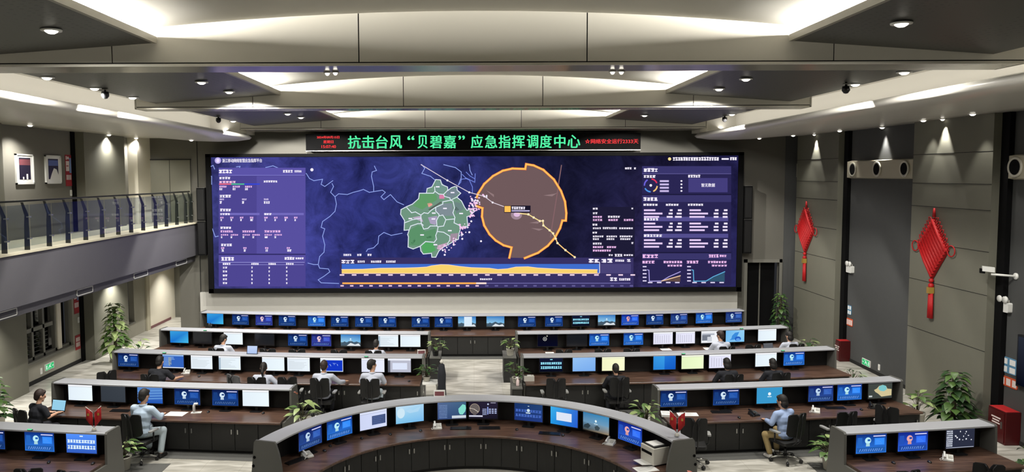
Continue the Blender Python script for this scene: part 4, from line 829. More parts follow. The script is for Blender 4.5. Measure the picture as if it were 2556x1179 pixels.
TYPES = dict(
    login=(lambda: pic_login(lite=.85), 'navy login-page'), loginb=(lambda: pic_login((14, 46, 130), (190, 240, 250), 1.15, (44, 116, 216)), 'bright blue login-page'), loginp=(lambda: pic_login((24, 28, 104), (240, 206, 216), 1.0, (64, 80, 190)), 'pinkish login-page'),
    loginr=(lambda: pic_login((20, 40, 150), (236, 170, 170), 1.1, (44, 96, 216)), 'login-page with pink badge'), loginf=(lambda: pic_login((20, 36, 118), (190, 216, 240), .95, (52, 92, 180)), 'hazy blue login-page'),
    blue=(BLUEW, 'plain bright blue'), white=(lambda: pic_white(), 'plain white document'), whitev=(lambda: pic_white((226, 230, 250)), 'lavender-white document'), whitem=(lambda: pic_white((226, 238, 246), bar=(170, 190, 206), rows=True), 'white document with grey side bar'), whitey=(lambda: pic_white((226, 236, 244), inset=None, rows=True, seed=5), 'white document with faint lines'),
    sheet=(lambda: pic_white((226, 226, 246), cols=7, seed=2), 'white spreadsheet'), cream=(lambda: pic_white((244, 246, 200), (248, 250, 214)), 'cream-yellow document'), greeny=(lambda: pic_white((230, 246, 196), (246, 250, 226)), 'pale green document'), sky=(lambda: pic_sky(True, True), 'sky-wallpaper'), mount=(lambda: pic_sky(), 'snowy mountain wallpaper'), mtwin=(pic_mtwin, 'mountain wallpaper and white window'),
    digits=(lambda: pic_digits(), 'black screen with glowing digits'), digitb=(lambda: pic_digits((50, 92, 190), (220, 240, 252)), 'blue screen with white rows of digits'), teal=(pic_teal, 'teal sign-in'), dialog=(pic_dialog, 'blue screen with white dialog box'), swirl=(pic_swirl, 'pale blue petal wallpaper'), map=(pic_map, 'coastal map'), track=(pic_track, 'dark track-map'), mapl=(pic_mapl, 'green province map'), mapr=(pic_mapr, 'dark wind-circle map'),
    cols=(pic_cols, 'blue table with yellow columns'), wave=(pic_wave, 'blue wavy wallpaper'), window=(pic_window, 'white page with royal-blue window'), grey=(pic_grey, 'grey dialog page'), docs=(pic_docs, 'white page with grey photo blocks'), emblem=(pic_emblem, 'near-black screen with round emblem'), two=(lambda: (lambda p: (p.grad(0, 0, .5, 1, (40, 130, 216), (44, 136, 220), (60, 160, 232), (56, 150, 228)), p.grad(.5, 0, 1, 1, (22, 96, 200), (20, 90, 196), (30, 110, 210), (36, 120, 216)), p)[-1])(Pic(tx)), 'two-tone blue'),
    pale=(lambda: pic_wall((130, 180, 240), (120, 172, 238), (140, 186, 244), (150, 196, 246)), 'plain light blue'), ice=(lambda: (lambda p: (p.disc(.18, .6, .14, .3, (206, 232, 246), 1), p.poly([(.35, .7), (.5, .8), (.62, .72), (.9, .9), (.8, .6), (.5, .55)], (176, 216, 242), 1), p)[-1])(pic_wall((126, 196, 236), (120, 186, 236), (170, 214, 242), (196, 226, 246))), 'icy pale blue'), docwin=(lambda: pic_white((206, 214, 244), (220, 226, 248), inset=(.44, .2, .95, .72, (70, 86, 130))), 'white page with dark blue window'),
    dlogin=(pic_dlogin, 'dim blue sign-in'), land=(pic_land, 'misty landscape wallpaper'), off=(None, 'switched-off dark'), slate=(lambda: pic_wall((52, 58, 66), (56, 62, 70), (60, 66, 74), (54, 60, 68)), 'dark slate-grey'))
MESH = {}
def display_mesh(kind):
    if kind not in MESH:
        if kind == 'off': o = MB().box(-MW / 2, MW / 2, 0, .001, -MH / 2, MH / 2).build('display', M['off'])
        else: o = TYPES[kind][0]().build('display', M['screen'], fix=False)
        MESH[kind] = o.data; bpy.data.objects.remove(o)
    return MESH[kind]
MZ = .872
def monitor_body():
    z0, z1 = MZ - .75 - .022, MZ - .75 + MH + .014
    a = MB().rbox(-MW / 2 - .014, MW / 2 + .014, .003, .034, z0, z1, .012); a.prism([(-.2, .034, z0 + .06), (.2, .034, z0 + .06), (.2, .034, z1 - .06), (-.2, .034, z1 - .06)], [(-.14, .06, z0 + .1), (.14, .06, z0 + .1), (.14, .06, z1 - .1), (-.14, .06, z1 - .1)])
    return a.build('bezel', M['bezel'])
BODY = monitor_body().data
st = MB().box(-.03, .03, .036, .056, .0, .22); STAND = st.build('stand_neck', M['bezel']).data
FOOT = MB().rbox(-.13, .13, -.08, .1, 0, .012, .04, axis='z').build('stand_foot', M['black_plastic']).data
for n in ('bezel', 'stand_neck', 'stand_foot'): bpy.data.objects.remove(bpy.data.objects[n])
def part(name, me, par, loc=(0, 0, 0)):
    o = bpy.data.objects.new(name, me); COL.objects.link(o); o.parent = par; o.location = loc; return o
MON = dict(
    r1=[(537, 'blue'), (600, 'login'), (659, 'loginp'), (717, 'login'), (790, 'loginb'), (848, 'login'), (908, 'login'), (967, 'login'), (1050, 'login'), (1107, 'login'), (1166, 'mtwin'), (1237, 'mount'), (1315, 'login'), (1383, 'login'), (1450, 'digits'), (1514, 'sky'), (1573, 'loginr'), (1635, 'login'), (1695, 'loginf'), (1758, 'loginb'), (1832, 'loginf')],
    r2l=[(447, 'blue'), (505, 'off'), (582, 'white'), (660, 'off'), (743, 'login'), (802, 'loginp'), (875, 'sky'), (969, 'whitem'), (1024, 'white')],
    r2r=[(1367, 'emblem'), (1440, 'off'), (1496, 'loginb'), (1581, 'loginb'), (1655, 'sheet'), (1711, 'sheet'), (1774, 'docs'), (1835, 'swirl'), (1915, 'white')],
    r3l=[(320, 'login'), (432, 'cols'), (503, 'whitey'), (573, 'whitem'), (682, 'white'), (745, 'whitey'), (828, 'window'), (931, 'whitev'), (997, 'grey')],
    r3r=[(1376, 'digits'), (1458, 'pale'), (1531, 'cream'), (1659, 'two'), (1729, 'greeny'), (1797, 'sheet'), (1912, 'white'), (1982, 'loginb')],
    r4l=[(200, 'white'), (282, 'slate'), (374, 'wave'), (467, 'login'), (562, 'login'), (638, 'white')],
    r4r=[(1682, 'login'), (1813, 'login'), (1921, 'teal'), (2049, 'loginf'), (2121, 'loginb'), (2197, 'map')],
    r5l=[(-24, 'login'), (98, 'loginb'), (203, 'digitb')], r5r=[(2175, 'loginb'), (2279, 'loginr'), (2397, 'track')],
    ring=[(775, 'loginf'), (848, 'loginb'), (932, 'docwin'), (1023, 'ice'), (1128, 'mapl'), (1206, 'mapr'), (1319, 'dlogin'), (1408, 'dialog'), (1487, 'land'), (1572, 'loginr')])
for key, lst in MON.items():
    pa = PATHS[key]
    for i, (px, kind) in enumerate(lst):
        d = .365 if key != 'ring' else .39
        tt = pa.find(px, d, 1.07); loc, rz = pa.at(tt, d, .75)
        t = thing('monitor', '%s monitor, %s from the balcony end, %s' % (TYPES[kind][1], ORD[i], DESK[key]), 'monitor', loc, rz, 'monitors, ' + DESK[key])
        part('bezel', BODY, t); part('stand_neck', STAND, t); part('stand_foot', FOOT, t)
        dsp = part('display', display_mesh(kind), t, (0, .002, MZ - .75 + MH / 2))

# ------------------------------------------------------------------ office chairs
def make_chair(mesh_back=False):
    t = thing('office_chair', 'x', 'chair', (0, 0, 0)); o = (0, 0, 0)
    b = MB(); b.rbox(-.25, .25, -.23, .25, .40, .47, .07, axis='z', seg=3); b.build('seat', M['chair'], t, bevel=.012)
    # tall back in two lobes with a notch at the top
    yb = lambda x, z: -.27 - .088 * (z - .55) + .6 * x * x
    wv = lambda v: .2 + .045 * min(1, v / .12) - .012 * v
    top = lambda u: (1.0 + .092 * min(1, abs(u) / .2)) - .03 * max(0, (abs(u) - .82) / .18) ** 2
    bm = MB(); nu, nv = 16, 8; vs = []
    for side in (0, 1):
        for i in range(nu + 1):
            for j in range(nv + 1):
                u, v = -1 + 2 * i / nu, j / nv; x = u * wv(v); z = .6 + (top(u) - .6) * v + .03 * u * u * (1 - v); vs.append((x, yb(x, z) - .032 * side, z))
    q = lambda s, i, j: s * (nu + 1) * (nv + 1) + i * (nv + 1) + j
    fs = [(q(s, i, j), q(s, i + 1, j), q(s, i + 1, j + 1), q(s, i, j + 1)) for s in (0, 1) for i in range(nu) for j in range(nv)]
    rim = [(i, 0) for i in range(nu)] + [(nu, j) for j in range(nv)] + [(i, nv) for i in range(nu, 0, -1)] + [(0, j) for j in range(nv, 0, -1)]
    fs += [(q(0, *a_), q(0, *b_), q(1, *b_), q(1, *a_)) for a_, b_ in zip(rim, rim[1:] + rim[:1])]
    bm.add(vs, fs, 0, False); bm.build('backrest', M['mesh_grey' if mesh_back else 'chair'], t)
    f = MB()
    for s in (-1, 1):
        f.tube([(s * .045, -.06, .42), (s * .045, -.24, .42), (s * .05, -.33, .5), (s * .055, -.355, .7), (s * .055, -.385, .92), (s * .03, -.4, 1.02), (s * .085, -.385, 1.1)], .014, 6)
    f.build('back_frame', M['chair_frame'], t)
    for s in (-1, 1):
        a = MB(); a.rbox(s * .3 - .04, s * .3 + .04, -.14, .14, .66, .69, .035, axis='z'); ar = a.build('armrest', M['chair_arm'], t)
        MB().tube([(s * .24, 0, .45), (s * .3, 0, .47), (s * .3, 0, .66)], .018, 6).build('armrest_post', M['chair_frame'], ar)
    MB().lathe([(.03, .1), (.03, .28), (.02, .28), (.02, .43)], 10).build('gas_column', M['chair_frame'], t)
    ba = MB()
    for k in range(5):
        a = 2 * PI * k / 5 + .3; ba.tube([(0, 0, .13), (.16 * math.cos(a), .16 * math.sin(a), .12), (.31 * math.cos(a), .31 * math.sin(a), .085)], [.028, .022, .016], 6)
    ba.build('base_star', M['chrome'], t)
    for k in range(5):
        a = 2 * PI * k / 5 + .3; c = Vector((.31 * math.cos(a), .31 * math.sin(a), .04)); e = Vector((-math.sin(a), math.cos(a), 0))
        q = MB(); q.tube([c - e * .025, c + e * .025], .04, 10); q.tube([c + Vector((0, 0, .02)), c + Vector((0, 0, .06))], .01, 6); q.build('caster', M['black_plastic'], t)
    return reg(t)
CH = make_chair(); CHUSED = [False]
def chair(loc, rz, label, group='black office chairs'):
    if not CHUSED[0]:
        CHUSED[0] = True; CH.location = loc; CH.rotation_euler = (0, 0, rz); CH['label'] = label; CH['group'] = group; return CH
    return dup(CH, label, loc, rz, group)

# ------------------------------------------------------------------ people
DG = bpy.context.evaluated_depsgraph_get
def remesh(mb, name, m, par, vox, smooth=4, origin=(0, 0, 0)):
    o = mb.build(name, m)
    r = o.modifiers.new('r', 'REMESH'); r.mode = 'VOXEL'; r.voxel_size = vox; r.use_smooth_shade = True
    s = o.modifiers.new('s', 'SMOOTH'); s.iterations = smooth; s.factor = .5
    bpy.context.view_layer.update()
    me = bpy.data.meshes.new_from_object(o.evaluated_get(DG()))
    bpy.data.objects.remove(o); n = bpy.data.objects.new(name, me); COL.objects.link(n); n.parent = par
    me.name = name
    me.polygons.foreach_set('use_smooth', [True] * len(me.polygons))
    return n
def cap(mb, a, b, ra, rb, n=10):
    """one tapered limb segment with round ends"""
    a, b = Vector(a), Vector(b); mb.tube([a, a.lerp(b, .5), b], [ra, (ra + rb) / 2, rb], n); mb.ball(a, ra, n); mb.ball(b, rb, n)
def person(name_label, loc, rz, top, shirt, trousers, lean=.22, turn=0.0, nod=.25, hair='hair', sleeve='long', arms=None, legs=None, ponytail=False, collar=False, shoes='shoe_black', hair_len='short', twist=0.0):
    s = top / 1.385
    t = thing('person', name_label, 'person', loc, rz, None); t.scale = (s, s, s)
    hip = Vector((0, 0, .575)); dr = Vector((0, math.sin(lean), math.cos(lean)))
    chest = hip + dr * .30; sh = hip + dr * .46; neck = hip + dr * .51
    hd = neck + Vector((math.sin(turn) * .02, .035 + .05 * nod, .175))
    R = Euler((-nod, 0, turn)).to_matrix() * 1.1
    arms = arms or {}
    J = {}
    Rt = Matrix.Rotation(twist, 3, 'Z')
    for k, sg in (('l', -1), ('r', 1)):
        S_ = sh + Rt @ Vector((sg * .2, 0, -.02))
        E_ = Vector(arms.get(k + 'e', (sg * .285, sh.y + .1, .80))); W_2 = Vector(arms.get(k + 'w', (sg * .17, sh.y + .33, .79)))
        J[k] = (S_, E_, W_2)
    legs = legs or {}
    Lg = {}
    for k, sg in (('l', -1), ('r', 1)):
        H = Vector((sg * .095, .02, .55)); K = Vector(legs.get(k + 'k', (sg * .13, .40, .545))); A = Vector(legs.get(k + 'a', (sg * .12, .36, .11)))
        Lg[k] = (H, K, A)
    # body: one continuous skin surface
    b = MB()
    b.ball(hip, (.155, .115, .11)); b.ball(hip + dr * .14, (.14, .105, .13)); b.ball(chest, (.16, .108, .16)); cap(b, sh + Rt @ Vector((-.15, 0, -.03)), sh + Rt @ Vector((.15, 0, -.03)), .062, .062)
    cap(b, neck - dr * .06, neck + Vector((0, .03, .09)), .058, .052)
    b.ball(hd, (.074, .094, .112), 14, rot=R); b.ball(hd + R @ Vector((0, .03, -.065)), (.055, .062, .055), 10, rot=R)
    b.ball(hd + R @ Vector((0, .095, -.018)), (.014, .022, .026), 8, rot=R); b.ball(hd + R @ Vector((0, .088, .012)), (.05, .016, .014), 8, rot=R)      # nose, brow
    b.ball(hd + R @ Vector((0, .086, -.06)), (.026, .014, .009), 8, rot=R); b.ball(hd + R @ Vector((0, .072, -.098)), (.026, .022, .018), 8, rot=R)    # mouth, chin
    for sg in (-1, 1): b.ball(hd + R @ Vector((sg * .077, .0, -.012)), (.012, .02, .032), 8, rot=R)
    for k, sg in (('l', -1), ('r', 1)):
        S_, E_, W_2 = J[k]; cap(b, S_, E_, .05, .04); cap(b, E_, W_2, .04, .027)
        f = (W_2 - E_).normalized(); f = Vector((f.x * .6 + -sg * .05, max(.5, f.y), -.12)).normalized(); side = f.cross(Vector((0, 0, 1))).normalized(); up = side.cross(f)
        pc = W_2 + f * .05; Rm = Matrix((side, f, up)).transposed(); b.ball(pc, (.04, .052, .02), 10, rot=Rm); cap(b, W_2, pc, .026, .026)
        for i, (off, ln) in enumerate(((-.03, .062), (-.01, .075), (.01, .07), (.028, .055))):
            k0 = pc + f * .042 + side * off; k1 = k0 + f * ln * .55 + up * .006; k2 = k1 + f * ln * .4 - up * .022
            cap(b, k0, k1, .0098, .0092, 8); cap(b, k1, k2, .0092, .0085, 8)
        th0 = W_2 + f * .025 - side * sg * .03; th1 = th0 - side * sg * .03 + f * .03; cap(b, th0, th1, .013, .011, 8); cap(b, th1, th1 + f * .03 - up * .008, .011, .009, 8)
    for k in 'lr':
        H, K, A = Lg[k]; cap(b, H, K, .083, .058); cap(b, K, A, .056, .036); fdir = Vector((.0, 1, 0)); cap(b, A, A + Vector((0, .02, -.05)), .036, .034); cap(b, A + Vector((0, -.02, -.065)), A + fdir * .14 + Vector((0, 0, -.075)), .034, .028)
    remesh(b, 'body', M['skin'], t, .0095, 3)
    e = MB()
    for sg in (-1, 1): e.ball(hd + R @ Vector((sg * .031, .083, -.005)), .0115, 8)
    e.build('eyes', M['eye'], t)
    # hair
    h = MB(); h.ball(hd + R @ Vector((0, -.016, .024)), (.084, .1, .112), 14, rot=R); h.ball(hd + R @ Vector((0, -.045, -.03)), (.07, .064, .075), 12, rot=R)
    h.ball(hd + R @ Vector((0, .05, .083)), (.062, .04, .035), 10, rot=R)
    if ponytail:
        p0 = hd + R @ Vector((0, -.1, -.02)); cap(h, hd + R @ Vector((0, -.06, .02)), p0, .05, .035); cap(h, p0, p0 + Vector((0, -.05, -.1)), .032, .042); cap(h, p0 + Vector((0, -.05, -.1)), p0 + Vector((0, -.03, -.22)), .042, .016)
    if hair_len == 'bob': h.ball(hd + R @ Vector((0, -.035, -.05)), (.09, .075, .1), 12, rot=R)
    remesh(h, 'hair', M[hair], t, .011, 2)
    # clothing
    c = MB(); c.ball(hip, (.2, .15, .13)); c.ball(hip + dr * .14, (.19, .14, .16)); c.ball(chest, (.21, .142, .18)); cap(c, sh + Rt @ Vector((-.165, 0, -.03)), sh + Rt @ Vector((.165, 0, -.03)), .084, .084); cap(c, neck - dr * .07, neck - dr * .015 + Vector((0, .01, .0)), .074, .066)
    for k in 'lr':
        S_, E_, W_2 = J[k]
        if sleeve == 'short': cap(c, S_, S_.lerp(E_, .75), .074, .068)
        else: cap(c, S_, E_, .075, .062); cap(c, E_, E_.lerp(W_2, .86), .062, .046)
    remesh(c, 'shirt', M[shirt], t, .0125, 3)
    g = MB(); g.ball(hip + Vector((0, 0, -.03)), (.176, .135, .105))
    for k in 'lr':
        H, K, A = Lg[k]; cap(g, H, K, .098, .074); cap(g, K, K.lerp(A, .9), .074, .062)
    remesh(g, 'trousers', M[trousers], t, .0125, 3)
    for k in 'lr':
        A = Lg[k][2]; q = MB(); cap(q, A + Vector((0, -.02, -.06)), A + Vector((0, .15, -.072)), .044, .036); q.ball(A + Vector((0, -.005, -.03)), (.045, .05, .04)); ob = remesh(q, 'shoe', M[shoes], t, .009, 2)
    if collar:
        MB().lathe([(.072, -.012), (.08, .02), (.066, .03), (.062, -.012)], 14, tuple(neck + Vector((0, .005, .0))), caps=False).build('collar', M[shirt], t)
    return t
def seat(key, px, py_top, label, d=.42, **kw):
    """seat a person at a desk: column px in the photo, head top at py_top"""
    pa = PATHS[key]; tt = pa.find(px, DEPTH + d - .12, 1.3); p, rz = pa.at(tt, DEPTH + d, 0)
    hp = pa.at(tt, DEPTH + d - .16, 0)[0]
    top = atY(px, py_top, hp.y).z
    P_ = person(label, p, rz + kw.pop('rot', 0), max(1.3, min(1.5, top)), **kw)
    return P_, p, rz
G = 'people working at the desks'
PEOPLE = [
    ('r2l', 555, 835, 'person in white shirt bending over the second-row desk beside a white monitor', dict(shirt='shirt_white', trousers='trouser_dark', lean=.3, nod=.4, turn=-.5, sleeve='short', collar=True)),
    ('r2l', 938, 848, 'person in white shirt with both elbows on the second-row desk by the aisle', dict(shirt='shirt_white', trousers='trouser_dark', lean=.34, nod=.35, turn=-.2, collar=True, arms=dict(le=(-.3, .3, .79), re=(.3, .3, .79)))),
    ('r2r', 1800, 826, 'person in white shirt turned aside at the second-row desk on the knot-wall half', dict(shirt='shirt_white', trousers='trouser_dark', lean=.25, turn=.5, hair='hair_brown', collar=True)),
    ('r2r', 1970, 828, 'dark-haired person in white top at the knot-wall end of the second row', dict(shirt='shirt_white', trousers='trouser_dark', lean=.15, turn=.3, hair_len='bob')),
    ('r3l', 395, 889, 'person in black top reaching for a mouse on the third row, nearest the balcony', dict(shirt='shirt_dark', trousers='trouser_dark', lean=.28, sleeve='short', hair='hair', arms=dict(rw=(.36, .46, .79), re=(.33, .24, .8)))),
    ('r3l', 655, 905, 'person with a black ponytail and white blouse on the third row', dict(shirt='shirt_white', trousers='trouser_dark', lean=.3, nod=.3, turn=.15, ponytail=True, arms=dict(re=(.36, .16, .84)))),
    ('r3l', 808, 900, 'bald-crowned person in white shirt with an arm out on the third row', dict(shirt='shirt_white', trousers='trouser_dark', lean=.22, hair='hair_brown', collar=True, arms=dict(re=(.36, .2, .84), rw=(.46, .34, .82)))),
    ('r3l', 930, 897, 'person in white shirt looking towards the knot wall, third row by the aisle', dict(shirt='shirt_white', trousers='trouser_pale', lean=.1, turn=-.95, nod=.1, sleeve='short', collar=True)),
    ('r3r', 1537, 908, 'person in dark jacket facing a cream-yellow screen on the third row', dict(shirt='shirt_dark', trousers='trouser_dark', lean=.2, collar=True)),
    ('r3r', 1815, 894, 'person in black jacket in front of a white spreadsheet on the third row', dict(shirt='shirt_dark', trousers='trouser_dark', lean=.2, hair_len='bob')),
    ('r3r', 1930, 895, 'person in black jacket near the knot-wall end of the third row', dict(shirt='shirt_dark', trousers='trouser_dark', lean=.2, hair_len='bob')),
    ('r4l', 92, 972, 'person in black T-shirt using a laptop at the balcony end of the fourth row', dict(shirt='shirt_dark', trousers='trouser_dark', lean=.22, turn=-.35, sleeve='short', hair='hair_brown', rot=-.35, arms=dict(re=(.27, .16, .82), rw=(.2, .40, .84)))),
    ('r4l', 358, 967, 'person in pale blue shirt and pale trousers on the fourth row', dict(shirt='shirt_pale', trousers='trouser_pale', lean=.14, turn=-.2, collar=True, rot=-.15, arms=dict(re=(.31, .16, .84), rw=(.2, .38, .82)), legs=dict(rk=(.24, .34, .52), ra=(.27, .2, .11)))),
    ('r4r', 1956, 985, 'person in light blue shirt, khaki trousers and white sneakers on the fourth row', dict(shirt='shirt_blue', trousers='trouser_khaki', lean=.16, turn=.35, hair_len='bob', shoes='shoe_white', rot=.3, legs=dict(lk=(-.24, .34, .5), la=(-.2, .22, .11)), arms=dict(le=(-.3, .1, .82)))),
]
OCC = []
for key, px, py, lab, kw in PEOPLE:
    P_, p, rz = seat(key, px, py, lab, **dict(kw))
    c_loc = Vector((p.x, p.y, 0))
    chair(c_loc, P_.rotation_euler[2], 'office chair under the ' + lab.split(' at ')[0].split(' on the ')[0].split(' near ')[0].split(' bending')[0].split(' with both')[0].split(' facing')[0].split(' in front')[0].split(' using')[0].split(' looking')[0].split(' reaching')[0].split(' turned')[0].split(' with an arm')[0].replace(', khaki trousers and white sneakers', '').replace(' and pale trousers', '') + ', ' + DESK[key])
EMPTY = [('r1', 487, .55, 2.4, 'empty black office chair at the balcony end of the row under the video wall'),
    ('r2l', 668, .35, 0, 'empty black office chair behind the tablet, second row'), ('r2l', 736, .35, .2, 'empty black office chair below the second-row navy login screen'), ('r2l', 846, .35, 0, 'empty black office chair beside the sky-wallpaper monitor of the second row'),
    ('r2r', 1408, .35, 0, 'empty black office chair nearest the aisle, second row on the knot-wall half'), ('r2r', 1505, .35, 0, 'empty black office chair, second from the aisle, second row on the knot-wall half'), ('r2r', 1577, .35, 0, 'empty black office chair, third from the aisle, second row on the knot-wall half'), ('r2r', 1880, .3, 0, 'empty black office chair below the petal-wallpaper monitor'),
    ('r3l', 238, .38, .9, 'empty black office chair at the balcony end of the third row'), ('r3l', 712, .35, .15, 'empty black office chair between the ponytail person and the bald-crowned person'), ('r3r', 1388, .42, 0, 'empty black office chair nearest the aisle, third row on the knot-wall half'),
    ('r4r', 1745, .45, -.25, 'empty black office chair behind the red flags, fourth row'), ('r4r', 2112, .4, .1, 'empty black office chair on the fourth row below the hazy login screens'), ('r4r', 2252, .3, -1.0, 'empty black office chair turned aside at the knot-wall end of the fourth row'),
    ('r5l', 62, .28, .2, 'empty black office chair nearest the balcony at the nearest balcony-side desk'), ('r5l', 178, .3, -.15, 'empty black office chair under the blue digits screen, nearest balcony-side desk'), ('r5r', 2262, .32, .1, 'empty black office chair at the middle of the nearest knot-wall desk'), ('r5r', 2492, .28, -.5, 'empty black office chair at the knot-wall end of the nearest desk')]
for key, px, d, a, lab in EMPTY:
    pa = PATHS[key]; tt = pa.find(px, DEPTH + d + .3, 1.0); p, rz = pa.at(tt, DEPTH + d, 0); chair(p, rz + a, lab)

p_, rz_ = PATHS['r3l'].at(PATHS['r3l'].find(596, DEPTH + .55, 1.0), DEPTH + .3, 0)
g_ = make_chair(True); g_.location = p_; g_.rotation_euler = (0, 0, rz_ - .5); g_['label'] = 'grey mesh-backed office chair beside the person with a black ponytail'; g_['group'] = 'black office chairs'
del g_['group']

# ------------------------------------------------------------------ balcony railing: glass panes between bent steel posts, one handrail
rl = thing('balcony_railing', 'glass balcony railing with bent dark posts and slim handrail', 'railing', (-10.32, 14.0, ZS + .045))
o = rl.location
def railp(px, py): return atX(px, py, -10.32)
yp = [atX(px, 600, -10.25).y for px in (18, 75, 130, 177, 221, 262, 302, 334, 364, 395, 422, 448, 470)]
step = yp[0] - 1.2; ypost = [yp[0] - 1.35 * k for k in range(6, 0, -1)] + yp + [28.2]
for y in ypost:
    b = MB(); pr = [(-.06, 0), (.06, 0), (.055, .6), (.05, .82), (-.06, 1.1), (-.11, 1.1), (-.03, .8), (-.045, .6)]
    b.prism([(o.x - .0 + x, y - .012, o.z + z) for x, z in pr], [(o.x + x, y + .012, o.z + z) for x, z in pr]); pb_ = b.build('rail_post', M['post'], rl, o)
    for z in (.25, .75): MB().box(o.x + .03, o.x + .1, y - .045, y + .045, o.z + z, o.z + z + .03).build('glass_clamp', M['steel'], pb_, o)
for a, c in zip(ypost[:-1], ypost[1:]):
    MB().box(o.x + .075, o.x + .087, a + .02, c - .02, o.z + .1, o.z + 1.05).build('glass_pane', M['glass'], rl, o)
MB().tube([(o.x - .085, ypost[0], o.z + 1.13), (o.x - .085, 28.35, o.z + 1.13)], .026, 10).build('handrail', M['post'], rl, o)
# ventilation grilles under the balcony edge
for k, (a, b) in enumerate(((16.45, 17.35), (20.0, 20.85), (23.4, 24.4), (26.75, 27.75))):
    t = thing('air_grille', 'white outlined air grille under the balcony edge, ' + ORD[k] + ' from the viewer', 'grille', (-10.355, (a + b) / 2, 2.88), 0, 'air grilles under the balcony')
    h = (b - a) / 2; f = MB()
    for (y0, y1, z0, z1) in ((-h, h, 0, .018), (-h, h, .15, .168), (-h, -h + .02, 0, .168), (h - .02, h, 0, .168)): f.box(-.004, .012, y0, y1, z0, z1)
    f.build('frame', M['white'], t)
    s = MB()
    for z in (.035, .065, .095, .125): s.box(-.004, .006, -h + .02, h - .02, z, z + .012)
    s.build('slat', M['fascia'], t)
# pictures and posters on the balcony wall, poster under it
for k, (y0, y1, z0, z1, lab) in enumerate(((20.72, 21.55, 5.8, 6.62, 'white framed dark picture on the balcony wall, nearer the viewer'), (22.15, 22.98, 5.8, 6.62, 'white framed picture with a pale figure and blue sky on the balcony wall'))):
    t = thing('framed_picture', lab, 'picture', (XLU, (y0 + y1) / 2, z0), 0, 'framed pictures on the balcony wall'); h = (y1 - y0) / 2; H = z1 - z0; o = (0, 0, 0)
    b = MB(); b.box(.0, .05, -h, h, 0, .04); b.box(0, .05, -h, h, H - .04, H); b.box(0, .05, -h, -h + .04, 0, H); b.box(0, .05, h - .04, h, 0, H); b.build('frame', M['white'], t)
    MB().box(0, .03, -h + .03, h - .03, .03, H - .03).build('mount', M['paper'], t)
    p = MB(); p.box(.03, .034, -h + .15, h - .15, .13, H - .1); p.add([(.036, -h + .16, H - .3), (.036, h - .16, H - .3), (.036, h - .16, H - .14), (.036, -h + .16, H - .14)], [(0, 1, 2, 3)], 1)
    if k: p.add([(.037, -.2, .13), (.037, h - .15, .13), (.037, h - .15, .25), (.037, .16, .42), (.037, .02, .45), (.037, -.1, .3)], [(0, 1, 2, 3, 4, 5)], 2)
    else: p.add([(.037, -.12, .13), (.037, -.06, .13), (.037, -.06, .2), (.037, -.12, .2)], [(0, 1, 2, 3)], 2); p.add([(.037, .05, .13), (.037, .13, .13), (.037, .13, .28), (.037, .05, .28)], [(0, 1, 2, 3)], 2)
    p.build('print', [M['photo_dark'], M['photo_blue'] if k else M['maroon'], M['paper']], t)
def poster(x, y0, y1, z0, z1, lab, seed, low=False):
    t = thing('wall_poster', lab, 'poster', (x, (y0 + y1) / 2, z0), 0, None); h = (y1 - y0) / 2; H = z1 - z0; r = random.Random(seed)
    b = MB(); b.box(0, .012, -h, h, 0, H, 0)
    q = lambda a, c, d, e, m, l=1: b.add([(.012 + .001 * l, -h + a * 2 * h, c * H), (.012 + .001 * l, -h + d * 2 * h, c * H), (.012 + .001 * l, -h + d * 2 * h, e * H), (.012 + .001 * l, -h + a * 2 * h, e * H)], [(0, 1, 2, 3)], m)
    if low:
        for i in range(2):
            for j in range(3): q(.12 + .28 * j, .2 + .36 * i, .34 + .28 * j, .5 + .34 * i, 1)
    else:
        q(.06, .48, .7, .8, 1); q(.62, .42, .96, .9, 2); q(.3, .86, .6, .94, 1); q(.08, .84, .24, .96, 1); q(.12, .63, .5, .66, 0, 2)
        for j in range(4): q(.1 + .21 * j, .2, .26 + .21 * j, .36, 1)
    b.build('sheet', [M['poster_red'], M['poster_white'], M['poster_blue']], t); return t
poster(XLU, 23.28, 23.62, 5.72, 6.66, 'red notice poster with white print on the balcony wall', 1)
poster(XL, 24.42, 24.72, 1.62, 2.6, 'red and white notice poster beside the pillar under the balcony', 2)
poster(XL, 24.42, 24.72, .45, .92, 'small red notice board low on the wall under the balcony', 3, True)
def plate(name, label, cat, x, y0, y1, z0, z1, m, group=None, nx=1, th=.015):
    t = thing(name, label, cat, (x, (y0 + y1) / 2, (z0 + z1) / 2), 0, group); hy, hz = (y1 - y0) / 2, (z1 - z0) / 2
    MB().rbox(0 if nx > 0 else -th, th if nx > 0 else 0, -hy, hy, -hz, hz, min(hy, hz) * .3, axis='x').build('plate', m, t)
    return t
t = plate('light_switch', 'white light switch by the red poster on the balcony wall', 'switch', XLU, 23.5, 23.6, 5.42, 5.6, M['white']); MB().box(.015, .02, -.025, .025, -.045, .045).build('rocker', M['offwhite'], t)
t = plate('light_switch', 'white light switch between the two posters under the balcony', 'switch', XL, 24.62, 24.72, 1.3, 1.48, M['white']); MB().box(.015, .02, -.025, .025, -.045, .045).build('rocker', M['offwhite'], t)
t = plate('wall_socket', 'small white wall socket beside the green exit sign under the window', 'socket', XL, 22.38, 22.48, .2, .38, M['white']); MB().box(.015, .018, -.02, .02, -.03, .03).build('socket_face', M['offwhite'], t)
t = plate('wall_socket', 'small white wall socket beside the green exit sign on the knot wall', 'socket', XR, 22.6, 22.7, .17, .35, M['white'], nx=-1); MB().box(-.018, -.015, -.02, .02, -.03, .03).build('socket_face', M['offwhite'], t)
